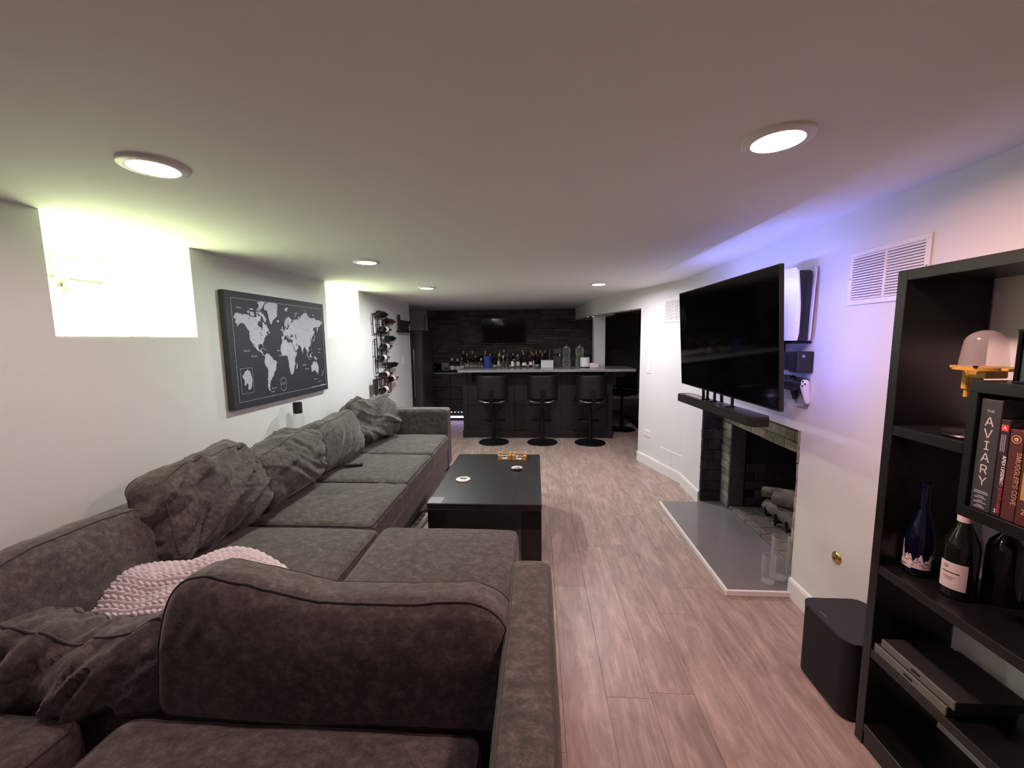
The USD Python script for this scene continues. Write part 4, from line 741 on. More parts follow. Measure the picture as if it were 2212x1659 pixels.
WB = [(4.836, 1.826, 'dark_glass', None, 'silver', 'dark wine bottle lying topmost in the wall rack'), (5.07, 1.745, 'red_glass', None, 'dark_cap', 'reddish clear bottle lying second from the top in the wall rack'), (4.911, 1.636, 'dark_glass', 'label_white', 'red_cap', 'dark wine bottle with a white label, third from the top in the wall rack'),
      (5.073, 1.521, 'dark_glass', None, 'dark_cap', 'unlabelled dark green wine bottle, fourth from the top in the wall rack'), (4.913, 1.417, 'dark_glass', 'label_white', 'red_cap', 'dark wine bottle with a double white label in the middle of the wall rack'), (4.811, 1.277, 'dark_glass', 'label_white', 'silver', 'dark wine bottle with a broad white label left of the middle of the wall rack'),
      (5.108, 1.171, 'dark_glass', None, 'dark_cap', 'unlabelled black wine bottle in the lower right of the wall rack'), (4.87, 1.059, 'wine_glass', 'label_white', 'dark_cap', 'dark purple wine bottle with white label bands, above the white wine bottle in the rack'), (5.086, .984, 'amber_glass', 'label_white', 'red_cap', 'golden wine bottle with a white label, lower right in the wall rack'), (4.819, .872, 'amber_glass', 'label_pink', 'red_cap', 'amber wine bottle with a pale label, lowest in the wall rack')]
RY = M4([(1, 0, 0), (0, 0, -1), (0, 1, 0)])       # z of a lathe -> +y
for i, (yy, zz, gl, lb, cp, label) in enumerate(WB):
    off = .075
    part(t, 'cradle', cat_([tube([(off+.040*math.cos(a), yy-oy+.05, zz-oz+.040*math.sin(a)) for a in np.linspace(math.pi*1.0, math.pi*2.0, 9)], .004, 5), rod((off, yy-oy+.02, zz-oz-.042), (off, yy-oy+.30, zz-oz-.030), .004, 5), rod((.0, yy-oy+.05, zz-oz-.040), (off, yy-oy+.05, zz-oz-.040), .004, 5)]), 'rack_metal')
    b = thing('wine_bottle', label, 'wine bottle', lwall(yy, off, zz), LDEG)
    part(b, 'glass', tf(lathe([(0, .012), (.018, .006), (.030, 0), (.0365, .004), (.0375, .012), (.0375, .185), (.034, .205), (.017, .240), (.0145, .255), (.0145, .297), (.0155, .298), (.0155, .305), (0, .305)], 20), RY), gl, 40)
    if lb: part(b, 'label', tf(lathe([(.0378, .075), (.0380, .076), (.0380, .160), (.0378, .161)], 20), RY), lb, 40)
    part(b, 'capsule', tf(lathe([(.0150, .250), (.0152, .2505), (.0160, .296), (.0160, .3065), (0, .307)], 16), RY), cp, 40)
# ---------------------------------------------------------------- behind the sofa
t = thing('bottle', 'tall clear bottle with a black cap standing on the sofa back by the wall', 'bottle', (-1.95, 3.085, .716))
part(t, 'glass', lathe([(0, 0), (.040, 0), (.044, .004), (.044, .155), (.041, .176), (.033, .193), (.031, .2), (.031, .215)], 24), 'glint_edge_glass', 40)
part(t, 'cap', cyl(.034, .200, .288, 24), 'matte_black', 40); part(t, 'base_cup', cyl(.0455, 0, .030, 24), 'matte_black', 40); part(t, 'liquid_line', lathe([(.0408, .055), (.0408, .058), (0, .058), (0, .055)], 20), 'label_grey')
t = thing('pole_lamp', 'slim dark pole with a rectangular dark head standing behind the sofa', 'lamp', (-1.955, 4.68, 0), LDEG)
part(t, 'base', cyl(.09, 0, .015, 24), 'matte_black'); part(t, 'pole', rod((0, 0, .01), (0, 0, .86), .012, 10), 'matte_black'); part(t, 'head', cb(-.012, .012, -.055, .055, .85, 1.035, .004), 'appliance')
# ================================================================== COFFEE TABLE
TX0, TX1, TY0, TY1, TZ = -.712, .022, 2.405, 3.50, .46
t = thing('coffee_table', 'black wooden block coffee table', 'coffee table', ((TX0+TX1)/2, (TY0+TY1)/2, 0), .3)
w, d = (TX1-TX0)/2, (TY1-TY0)/2
part(t, 'tabletop', cb(-w, w, -d, d, TZ-.038, TZ, .004), 'black_wood')
part(t, 'apron', cat_([cb(-w+.003, w-.003, -d+.002, -d+.03, TZ-.17, TZ-.038, .003), cb(-w+.003, w-.003, d-.03, d-.002, TZ-.17, TZ-.038, .003), cb(-w+.002, -w+.03, -d+.03, d-.03, TZ-.17, TZ-.038, .003), cb(w-.03, w-.002, -d+.03, d-.03, TZ-.17, TZ-.038, .003)]), 'black_wood')
for sx in (-1, 1):
    for sy in (-1, 1):
        a, b = sorted((sx*(w-.002), sx*(w-.132))); c, e = sorted((sy*(d-.002), sy*(d-.132))); part(t, 'leg', cb(a, b, c, e, 0, TZ-.039, .004), 'black_wood')
part(t, 'inlay', cb(-w+.001, -w+.094, -d+.001, -d+.100, TZ-.002, TZ+.0012, .0006), 'tray_grey', label='pale corner plate')
def coaster_holder(label, x, y, rz):
    t = thing('coaster_holder', label, 'coaster holder', (x, y, TZ+.0004), rz)
    part(t, 'base', cb(-.055, .055, -.055, .055, 0, .006, .002), 'tan_leather')
    for sx in (-1, 1):
        for sy in (-1, 1):
            q = Polygon([(0, 0), (.036, 0), (.036, .012), (.012, .012), (.012, .036), (0, .036)])
            m = mv(ext(q, .040), (-.058, -.058, 0)); m = tf(m, np.diag([-sx, -sy, 1, 1])); trimesh.repair.fix_normals(m); part(t, 'corner', m, 'tan_leather')
    part(t, 'tile', cb(-.044, .044, -.044, .044, .006, .012, .001), 'coaster_white')
    part(t, 'motif', mv(ext(Polygon([(-.024, -.02), (.0, -.03), (.025, -.012), (.02, .018), (-.008, .028), (-.026, .01)]), .0006), (0, 0, .0121)), 'ink')
coaster_holder('tan leather coaster holder on the left of the pair at the table end', -.288, 3.385, 4); coaster_holder('tan leather coaster holder on the right of the pair at the table end', -.156, 3.375, -5)
t = thing('coaster', 'round white coaster with a dark printed motif on the black table', 'coaster', (-.553, 2.832, TZ+.0004))
part(t, 'disc', lathe([(0, 0), (.052, 0), (.054, .003), (.054, .007), (.052, .009), (0, .009)], 40), 'coaster_white', 40)
g = unary_union([Polygon([(-.03, .004), (-.02, .018), (.004, .024), (.022, .016), (.03, .0), (.016, -.006), (.006, .004), (-.012, -.006)]), Point(.018, -.020).buffer(.006), Polygon([(-.006, -.012), (.004, -.010), (.002, -.022), (-.008, -.022)]), Point(0, 0).buffer(.044).difference(Point(0, 0).buffer(.0415)).intersection(sbox(-.05, -.01, .05, .05))])
part(t, 'motif', mv(ext(g, .0006), (0, 0, .009)), 'ink')
rk = trimesh.creation.icosphere(3, 1.0); v = rk.vertices*np.array([.044, .026, .016]); v *= (.86+.3*meshkit.fbm(rk.vertices*1.6+3, 3, 4))[:, None]; rk.vertices = v - [0, 0, v[:, 2].min()]
solo('painted_stone', mv(rk, (-.164, 3.07, TZ+.0004)), 'painted_rock', 'small painted stone in pale blue, cream and orange on the table', 'stone', smooth=True)
t = thing('remote_control', 'black remote control lying on a sofa seat', 'remote control', (-1.510, 3.085, .476), 12)
part(t, 'body', rb(-.075, .075, -.021, .021, 0, .020, .009), 'black_plastic', 40); part(t, 'button_pad', cyl(.013, .0195, .0215, 18, (.038, 0)), 'silver'); part(t, 'buttons', cat_([cb(-.05+.018*k, -.042+.018*k, -.012+.016*j, -.004+.016*j, .0195, .0208, .0004) for k in range(4) for j in range(2)]), 'case_grey', kind='stuff')
t = thing('power_strip', 'pale power block on the floor between the sofa and the table', 'power strip', (-.955, 3.03, 0), 84)
part(t, 'body', rb(-.14, .14, -.028, .028, 0, .05, .008), 'white_plastic', 40)
for k in range(3): part(t, 'socket', cb(-.10+k*.075, -.06+k*.075, -.016, .016, .0495, .0515, .0008), 'label_grey')
# ================================================================== SUBWOOFER
t = thing('subwoofer', 'black subwoofer with rounded corners on the floor beside the bookcase', 'subwoofer', (1.30, 1.607, 0))
pf = Polygon([(-.122, -.14), (.135, -.14), (.135, .14), (-.122, .14)]).buffer(-.045).buffer(.045, quad_segs=8)
part(t, 'cabinet', mv(ext(pf, .305), (0, 0, .012)), 'speaker_cloth', 40); part(t, 'top_plate', mv(ext(pf.buffer(.002), .010), (0, 0, .318)), 'black_plastic', 40)
part(t, 'foot_plate', ext(pf.buffer(-.012), .0125), 'matte_black'); part(t, 'badge', bx(-.10, -.098, .01, .05, .328, .3285), 'silver')
# ================================================================== BOOKCASE
BX0, BX1, BYF, BYN, BT = 1.187, 1.450, 1.420, .66, 1.705
t = thing('bookcase', 'tall open black bookcase against the right wall', 'bookcase', (BX0, BYF, 0))
B = lambda a, b, c, d, e, f, k=.0015: mv(cb(a, b, c, d, e, f, k), (-BX0, -BYF, 0))
part(t, 'side_panel', B(BX0, BX1, BYF-.034, BYF, 0, BT), 'shelf_black'); part(t, 'side_panel', B(BX0, BX1, BYN, BYN+.034, 0, BT), 'shelf_black')
part(t, 'top_board', B(BX0, BX1, BYN+.034, BYF-.034, BT-.034, BT), 'shelf_black')
for y0, y1, z1 in ((1.163, BYF-.034, 1.196), (BYN+.034, 1.163, 1.372), (BYN+.034, 1.163, 1.022), (BYN+.034, BYF-.034, .700), (BYN+.034, BYF-.034, .382), (BYN+.034, BYF-.034, .085)):
    part(t, 'shelf', B(BX0+.001, BX1, y0, y1, z1-.032, z1), 'shelf_black')
part(t, 'divider', B(BX0+.0005, BX1, 1.1632-.022, 1.163, 1.0222, 1.340), 'shelf_black'); part(t, 'plinth', B(BX0+.004, BX0+.022, BYN+.034, BYF-.034, 0, .053), 'shelf_black')
# lamp: ribbed glass dome on a yellow flange with clamp legs
t = thing('beacon_lamp', 'ribbed clear glass dome lamp on a yellow metal flange, on the bookcase', 'lamp', (1.285, 1.232, 1.3725))
z0 = .022
prof = [(.050, z0+.006)] + [(.0490-.006*k/18 + .0013*(k % 2), z0+.010+.0034*k) for k in range(19)] + [(.042*math.cos(a)+.001, z0+.074+.040*math.sin(a)) for a in np.linspace(.15, math.pi/2, 9)]
prof[-1] = (0, prof[-1][1])
part(t, 'dome', lathe(prof, 48), 'dome_glass', 60)
part(t, 'flange', cat_([tf(lathe([(.044, z0), (.060, z0), (.060, z0+.009), (.044, z0+.009), (.044, z0)], 40), np.eye(4)), cb(-.012, .012, .050, .082, z0, z0+.009, .002), cb(-.012, .012, -.075, -.050, z0, z0+.009, .002)]), 'yellow_paint')
part(t, 'clamp', cat_([cb(-.010, .010, .028, .046, -.040, z0+.001, .003), cyl(.006, -.062, -.038, 10, (0, .036))]), 'yellow_paint'); part(t, 'foot', cb(-.03, .03, -.04, -.012, .0, z0+.001, .003), 'yellow_paint'); part(t, 'collar', cyl(.026, 0.0, z0-.0005, 20), 'yellow_paint')
part(t, 'bolt', cat_([cyl(.005, z0+.009, z0+.014, 6, (0, .066)), cyl(.005, z0+.009, z0+.014, 6, (-.05, -.03))]), 'iron')
t = thing('metal_dish', 'round silver-rimmed dish with a small knob on the upper left shelf', 'dish', (1.27, 1.232, 1.1965))
part(t, 'dish', lathe([(0, 0), (.040, 0), (.060, .004), (.0625, .010), (.058, .013), (.040, .010), (0, .009)], 36), 'chrome', 40); part(t, 'knob', lathe([(0, .009), (.006, .009), (.004, .016), (.008, .022), (.006, .028), (0, .030)], 14), 'chrome', 40)
t = thing('display_case', 'small dark-framed clear case at the right edge of the view, above the books', 'case', (1.245, 1.046, 1.3725))
part(t, 'frame', cat_([rod((a, b, 0), (a, b, .135), .005, 6) for a in (-.035, .035) for b in (-.035, .035)] + [cb(-.04, .04, -.04, .04, 0, .006, .001), cb(-.04, .04, -.04, .04, .130, .136, .001)]), 'black_metal'); part(t, 'pane', cat_([bx(-.034, .034, -.0345, -.0335, .006, .130), bx(-.034, .034, .0335, .0345, .006, .130), bx(-.0345, -.0335, -.034, .034, .006, .130)]), 'thin_glass_dark')
# books (spines face the room, -x). local: y along the shelf, spine at x=0
def book(label, y0, th, h, depth, mat, marks, z=1.0225, cover=None):
    t = thing('book', label, 'book', (BX0+.010, y0-th/2, z))
    part(t, 'cover', cat_([cb(0, .004, -th/2, th/2, 0, h, .0015), bx(.003, depth, th/2-.003, th/2, 0, h), bx(.003, depth, -th/2, -th/2+.003, 0, h)]), mat)
    part(t, 'pages', bx(.004, depth-.004, -th/2+.0032, th/2-.0032, .004, h-.004), 'page')
    for nm, m, mm in marks: part(t, nm, m, mm)
def spine(m, yo, z): return tf(m, M4(FRONT_X, (-.0001, yo, z)))
def down(m): return rot(m, -90)
AV = cat_([spine(txt(c, .024, .0006), .0, .232-.0325*k) for k, c in enumerate('AVIARY')] + [spine(txt('THE', .007, .0006), 0, .268)])
AN_ = cat_([spine(txt(s, .0052, .0006), .0, .044-.0098*k) for k, s in enumerate(('GRANT ACHATZ', 'NICK KOKONAS', 'MICAH MELTON', 'SARAH FREEMAN'))][:0] + [spine(bx(-w_, w_, -.0014, .0014, 0, .0006), 0, zz) for w_, zz in ((.016, .052), (.018, .0475), (.008, .039), (.014, .0345), (.007, .026), (.015, .0215), (.007, .0135), (.013, .009))])
book('tall charcoal hardback book with silver capitals down its spine', 1.139, .049, .303, .20, 'book_charcoal', [('spine_lettering', AV, 'lettering'), ('author_lines', AN_, 'label_grey')])
AP = [('emblem', spine(bx(-.008, .008, -.008, .008, 0, .0006), 0, .235), 'red_panel'), ('emblem_mark', spine(ext(Polygon([(-.005, -.005), (0, .006), (.005, -.005), (.002, -.003), (0, .001), (-.002, -.003)]), .0004).apply_translation((0, 0, .0007)), 0, .235), 'lettering_white'),
      ('spine_lettering', spine(down(txt('APEX LEGENDS', .0075, .0006, True)), -.003, .125), 'lettering_white'), ('subtitle', spine(down(txt('THE BOARD GAME', .0075, .0006, True)), -.003, .055), 'lettering_red'), ('note_lines', cat_([spine(bx(-.0015+k*.004, .0005+k*.004, -.022, .022, 0, .0006), 0, .195) for k in (-1, 0, 1)]), 'label_grey'), ('publisher_mark', spine(txt('I', .009, .0006, True), 0, .010), 'lettering_white')]
book('thin dark book with a red square emblem and red lettering', 1.0885, .021, .256, .20, 'book_dark', AP)
SM = [('spine_lettering', spine(down(txt("SMUGGLER'S COVE", .0105, .0006)), -.005, .112), 'lettering_gold'), ('emblem', spine(ext(Point(0, 0).buffer(.0105).difference(Point(0, 0).buffer(.0085)).union(Point(0, 0).buffer(.005)), .0006), 0, .212), 'lettering_gold')]
book('dark red hardback book with gold lettering and a round gold emblem', 1.066, .030, .236, .19, 'book_red', SM)
book('book with an orange patch on its spine at the right edge of the view', 1.035, .034, .226, .19, 'book_red', [('patch', spine(bx(-.010, .010, -.035, .035, 0, .0006), 0, .10), 'book_orange'), ('title', spine(txt('Z', .012, .0006, True), 0, .030), 'lettering_gold')])
# bottles in the lower compartment
t = thing('spirit_bottle', 'slim blue bottle with a torn floral white label, left on the middle shelf', 'bottle', (1.275, 1.345, .7003))
part(t, 'glass', lathe([(0, .004), (.030, 0), (.036, .004), (.037, .012), (.037, .120), (.034, .150), (.020, .205), (.0135, .235), (.0125, .300), (.0145, .301), (.0145, .312), (.011, .3135), (0, .3135)], 32), 'navy_glass', 50)
def wrap(r, a0, a1, z0, z1, n=26, top=None):
    """curved label patch; angles in degrees, 180 faces -x"""
    a = np.radians(np.linspace(a0, a1, n)); tz = np.full(n, z1) if top is None else top(np.linspace(0, 1, n))
    V = np.vstack([np.stack([r_*np.cos(a), r_*np.sin(a), zz], 1) for r_ in (r, r+.0006) for zz in (np.full(n, z0), tz)]); i = np.arange(n-1); F = []
    for p, q in ((2, 3), (1, 0)): F.append(np.stack([p*n+i, p*n+i+1, q*n+i+1, q*n+i], 1))
    for p, q in ((0, 2), (3, 1)): F.append(np.stack([p*n+i, p*n+i+1, q*n+i+1, q*n+i], 1))
    F.append(np.array([[0, 2*n, 3*n, n], [n-1, 2*n-1, 4*n-1, 3*n-1]]))
    F = np.vstack(F); m = trimesh.Trimesh(V, np.vstack([F[:, [0, 1, 2]], F[:, [0, 2, 3]]]), process=False); trimesh.repair.fix_normals(m); return m
part(t, 'label', wrap(.0374, 135, 280, .028, .08, 40, lambda s: .064 + .010*np.sin(s*21) + .006*np.sin(s*47) + .040*np.clip(.22-s, 0, 1)/.22), 'label_pink', label='floral label')
part(t, 'label_flowers', cat_([wrap(.0381, c-w_, c+w_, zz, zz+.004, 8) for c, w_, zz in ((165, 9, .055), (180, 8, .047), (196, 10, .054), (214, 8, .046), (206, 7, .037), (228, 9, .053), (240, 8, .042), (222, 6, .060), (252, 8, .05), (248, 6, .036), (174, 5, .062), (190, 6, .064))]), 'label_grey')
part(t, 'label_band', wrap(.0383, 133, 205, .024, .042, 20), 'label_white'); part(t, 'label_lines', cat_([wrap(.0390, 150, 188, .034, .0356, 12), wrap(.0390, 156, 176, .0295, .0307, 10)]), 'ink')
t = thing('wine_bottle', 'dark wine bottle with a pale capsule and a pink-white label on the middle shelf', 'wine bottle', (1.285, 1.228, .7003))
part(t, 'glass', lathe([(0, .004), (.032, 0), (.039, .004), (.040, .012), (.040, .150), (.037, .175), (.018, .225), (.0145, .245), (.0145, .30), (0, .30)], 32), 'dark_glass', 50)
part(t, 'capsule', lathe([(.0160, .236), (.0168, .2365), (.0168, .292), (.0178, .2925), (.0178, .2965), (.0160, .2975), (.014, .303), (0, .303)], 26), 'label_pink', 40)
part(t, 'label', wrap(.0404, 158, 250, .030, .112, 26), 'label_pink'); part(t, 'label_crest', cat_([wrap(.0411, 176, 190, .094+k*.004, .0962+k*.004, 8) for k in range(3)]), 'label_grey')
part(t, 'label_lines', cat_([wrap(.0411, 172, 226, .080, .0825, 14), wrap(.0411, 176, 214, .066, .0668, 12), wrap(.0411, 182, 208, .060, .0608, 10)]), 'ink')
t = thing('spirit_bottle', 'dark bottle almost lost in shadow behind the pale-capsuled wine bottle', 'bottle', (1.385, 1.205, .7003))
part(t, 'glass', lathe([(0, .002), (.036, 0), (.040, .004), (.040, .16), (.034, .185), (.016, .21), (.0145, .26), (0, .262)], 26), 'dark_glass', 50)
def flatcase(label, y0, y1, z, h, dx):
    t = thing('flat_case', label, 'case', (BX0+.004+dx, (y0+y1)/2, z)); d = (y1-y0)/2
    part(t, 'spine', cb(0, .006, -d, d, 0, h, .0015), 'case_grey'); part(t, 'shell', cb(.005, .20, -d, d, 0, h, .0015), 'matte_black'); part(t, 'spine_mark', bx(-.0006, 0, -.02, .01, h*.35, h*.65), 'matte_black')
flatcase('flat black case with a grey spine, lower of the two on the low shelf', 1.128, 1.378, .3823, .030, 0); flatcase('flat black case with a grey spine, upper of the two on the low shelf', 1.115, 1.362, .4127, .028, .008)
t = thing('cable', 'thin black cable hanging against the wall behind the bookcase', 'cable', (0, 0, 0))
part(t, 'cord', tube([(1.4525, 1.30-.03*k+.012*math.sin(k), .38-.045*k+.03*math.sin(k*.8)) for k in range(9)], .0025, 6), 'matte_black')
# ================================================================== BAR
BY = 5.94
t = thing('bar', 'black panelled bar with diagonal braces', 'bar', (0, 0, 0))
part(t, 'body', bx(-1.128, 1.112, BY, 6.20, 0, 1.019), 'bar_black')
part(t, 'plinth', cb(-1.140, 1.124, BY-.022, BY-.0002, 0, .11, .004), 'bar_black')
for x0, x1 in ((-1.128, -1.058), (-.42, -.35), (.36, .43), (1.042, 1.112)): part(t, 'stile', cb(x0, x1, BY-.016, BY-.0002, .111, 1.0, .002), 'bar_black')
for x0, x1 in ((-1.057, -.421), (-.349, .359), (.431, 1.041)):
    part(t, 'rail', cb(x0, x1, BY-.015, BY-.0002, .93, 1.0, .002), 'bar_black'); part(t, 'rail', cb(x0, x1, BY-.015, BY-.0002, .5, .56, .002), 'bar_black')
    for k in range(1, 5): xx = x0+(x1-x0)*k/5; part(t, 'groove', bx(xx-.002, xx+.002, BY-.0012, BY-.0003, .56, .93), 'matte_black')
    for a, b in (((x0+.01, .125), (x1-.01, .49)),) if x0 > -.4 and x0 < .4 else (((x0+.01, .125), (x1-.01, .49)), ):
        dd = np.array([b[0]-a[0], b[1]-a[1]]); nn = np.array([-dd[1], dd[0]])/np.hypot(*dd)*.018
        part(t, 'brace', hull([(p[0]+s*nn[0], yy, p[1]+s*nn[1]) for p in (a, b) for s in (-1, 1) for yy in (BY-.014, BY-.0003)]), 'bar_black')
for x in (-.98, .05, .98): part(t, 'corbel', mv(tf(ext(Polygon([(0, 0), (0, -.17), (-.04, -.17), (-.21, -.035), (-.21, 0)]), .05), M4([(0, 1, 0), (0, 0, 1), (1, 0, 0)])), (x-.025, BY-.017, 1.018)), 'bar_black')
solo('bar_counter', hull(np.vstack([cb(-1.146, 1.384, 5.652, 6.285, 1.0195, 1.058, .004).vertices])), 'bar_quartz', 'long grey stone bar counter with an overhanging front', 'counter')
# back bar cabinets along the stone wall
t = thing('back_bar_cabinet', 'black drawer cabinets under the back counter', 'cabinet', (0, 0, 0))
part(t, 'carcass', bx(-2.055, 1.05, 7.17, 7.825, .17, .868), 'bar_black')
x = -2.05
for k, w in enumerate((.46, .46, .46, .46, .46, .46, .32)):
    zs = ((.18, .40), (.405, .625), (.63, .86)) if k < 2 else ((.18, .69), (.695, .86))
    for a, b in zs:
        dp = part(t, 'drawer' if b-a < .3 else 'door', cb(x+.003, x+w-.003, 7.150, 7.1698, a, b, .002), 'bar_black'); part(dp, 'handle', cat_([rod((x+w*.3, 7.128, b-.045), (x+w*.7, 7.128, b-.045), .005, 8), rod((x+w*.32, 7.128, b-.045), (x+w*.32, 7.151, b-.045), .004, 6), rod((x+w*.68, 7.128, b-.045), (x+w*.68, 7.151, b-.045), .004, 6)]), 'black_metal')
    x += w
part(t, 'toe_kick', bx(-2.05, 1.05, 7.205, 7.82, 0, .1698), 'bar_black')
solo('back_counter', cb(-2.075, 1.055, 7.125, 7.826, .8685, .900, .003), 'back_quartz', 'dark grey stone counter along the stacked-stone wall', 'counter')
EM('kick_dot', (.95, .85, 1.0), 6.0); EM('kick_line', *KICK_GLOW)
t = thing('led_strip', 'violet-white strip of small lights under the back-bar cabinets', 'light', (0, 7.18, .17))
part(t, 'tape', bx(-2.0, 1.0, -.012, .012, -.004, -.0005), 'white_plastic')
for k in range(22): part(t, 'bulb', trimesh.creation.icosphere(1, .009).apply_translation((-1.97+k*.064, -.008, -.009)), 'kick_dot')
part(t, 'glow_line', bx(-2.0, -.5, .012, .020, -.12, -.085), 'kick_line')  # glowing line low on the toe kick, below the bulbs
# refrigerator in the alcove
t = thing('refrigerator', 'dark steel refrigerator in the alcove left of the bar', 'refrigerator', (-2.235, 6.755, 0))
part(t, 'cabinet', cb(-.36, .36, -.30, .35, .02, 1.655, .006), 'fridge_steel'); part(t, 'door', cb(-.357, .20, -.352, -.301, .06, 1.650, .008), 'fridge_steel'); part(t, 'door', cb(.206, .357, -.352, -.301, .06, 1.650, .008), 'fridge_steel')
part(t, 'handle', cat_([rod((.228, -.385, .55), (.228, -.385, 1.35), .010, 10), rod((.228, -.385, .6), (.228, -.351, .6), .007, 8), rod((.228, -.385, 1.3), (.228, -.351, 1.3), .007, 8)]), 'brushed')
part(t, 'foot_grille', bx(-.35, .35, -.29, .3, 0, .0198), 'matte_black')
# bar television
t = thing('bar_television', 'small black television mounted on the stacked-stone wall', 'television', (-.655, 7.78, 1.648))
part(t, 'housing', cb(-.435, .435, -.02, .03, -.25, .25, .004), 'black_plastic'); part(t, 'screen', bx(-.42, .42, -.0208, -.0201, -.232, .238), 'screen_black'); part(t, 'logo', bx(-.012, .012, -.0208, -.0202, -.243, -.238), 'silver'); part(t, 'wall_mount', bx(-.15, .15, .03, .055, -.12, .12), 'black_metal')
# ---------------------------------------------------------------- stools
def stool():
    t = thing('bar_stool', 'black low-backed swivel stool on a round base, leftmost along the bar front', 'bar stool', (-.636, 5.650, 0), 0, 'bar stools')
    part(t, 'base', lathe([(0, 0), (.215, 0), (.220, .004), (.216, .010), (.12, .022), (.055, .034), (.036, .05), (.034, .07), (0, .07)], 48), 'black_metal', 40)
    part(t, 'column', lathe([(0, .06), (.030, .06), (.030, .40), (.022, .405), (.022, .56), (0, .56)], 24), 'black_metal', 40)
    fr = tube([(.0, -.03, .30), (-.13, -.10, .30), (-.15, -.16, .30), (-.14, -.20, .30), (.14, -.20, .30), (.15, -.16, .30), (.13, -.10, .30), (0, -.03, .30)], .011, 8)
    fr = rot(fr, 180); part(t, 'footrest', fr, 'black_metal', 40)
    part(t, 'swivel_plate', bx(-.09, .09, -.09, .09, .555, .575), 'black_metal')
    part(t, 'seat', rb(-.20, .20, -.17, .22, .575, .655, .035), 'leather', 60)
    def shell(V, N):
        V = V.copy(); u = V[:, 0]/.215; V[:, 1] += .13*np.abs(u)**3.2; V[:, 0] *= 1-.03*np.abs(u)**3; return V + N*((meshkit.fbm(V*6, 2, 3)-.5)*.006)[:, None]
    m, _ = soft(.225, .020, .165, .017, shell, (36, 6, 16)); back = part(t, 'backrest', mv(m, (0, -.205, .825)), 'leather', True)
    part(t, 'backrest_trim', tube([(-.212, .015, .70), (-.205, -.12, .655), (-.17, -.19, .630), (-.09, -.222, .620), (.09, -.222, .620), (.17, -.19, .630), (.205, -.12, .655), (.212, .015, .70)], .009, 8), 'dark_chrome', 60)
    part(t, 'back_bracket', cat_([cb(-.028, .028, -.236, -.226, .56, .79, .002), cb(-.028, .028, -.236, -.08, .552, .566, .002)]), 'black_metal')
    for dx, dz in ((0, .775), (-.014, .752), (.014, .752)): part(t, 'screw', tf(cyl(.004, 0, .003, 8), M4([(1, 0, 0), (0, 0, 1), (0, -1, 0)], (dx, -.236, dz))), 'brushed')
    return t
s0 = stool()
dup(s0, (.068, 5.655, 0), 1, 'black low-backed swivel stool in the middle of the three along the bar front', 'bar stool', 'bar stools')
dup(s0, (.752, 5.645, 0), 3, 'black low-backed swivel stool at the right of the three along the bar front', 'bar stool', 'bar stools')
dup(s0, (1.37, 6.50, 0), 118, 'black swivel stool in the dark at the right end of the bar', 'bar stool', 'bar stools')
# ---------------------------------------------------------------- things on the bar counter
CZ = 1.0584
t = thing('canister', 'shiny dark blue canister standing on the bar counter', 'canister', (-.765, 6.08, CZ)); part(t, 'body', cyl(.058, 0, .172, 32), 'canister_blue', 40); part(t, 'rim', cat_([cyl(.0595, .168, .178, 32), cyl(.0592, 0, .008, 32)]), 'canister_blue', 40)
t = thing('label_cylinder', 'small dark cylinder with a bright white label on the bar counter', 'bottle', (-.378, 6.06, CZ)); part(t, 'body', cyl(.022, 0, .115, 20), 'dark_glass', 40); part(t, 'label', cyl(.0226, .018, .10, 20), 'label_white', 40); part(t, 'cap', cyl(.012, .115, .135, 14), 'dark_cap')
t = thing('beer_tap', 'slim chrome tap handle standing on the bar counter', 'tap', (-.05, 6.0, CZ)); part(t, 'post', lathe([(0, 0), (.018, 0), (.018, .006), (.009, .010), (.009, .085), (.012, .095), (.007, .11), (0, .112)], 16), 'chrome', 40)
t = thing('napkin_box', 'pale grey-green napkin box on the bar counter', 'box', (.150, 6.02, CZ)); part(t, 'box', cb(-.092, .092, -.05, .05, 0, .108, .003), 'napkin'); part(t, 'lid_edge', cb(-.094, .094, -.052, .052, .100, .112, .002), 'napkin')
t = thing('coffee_maker', 'black upright coffee maker between the napkin box and the green jars', 'coffee maker', (.310, 6.16, CZ)); part(t, 'body', cb(-.062, .062, -.02, .09, 0, .285, .008), 'appliance'); part(t, 'head', cb(-.062, .062, -.10, -.02, .20, .285, .008), 'appliance'); part(t, 'drip_tray', cb(-.058, .058, -.10, -.021, 0, .03, .004), 'appliance'); part(t, 'spout', cyl(.012, .17, .2, 12, (.03, -.06)), 'chrome'); part(t, 'button', cyl(.008, .03, .034, 10, (.045, -.06)), 'silver')
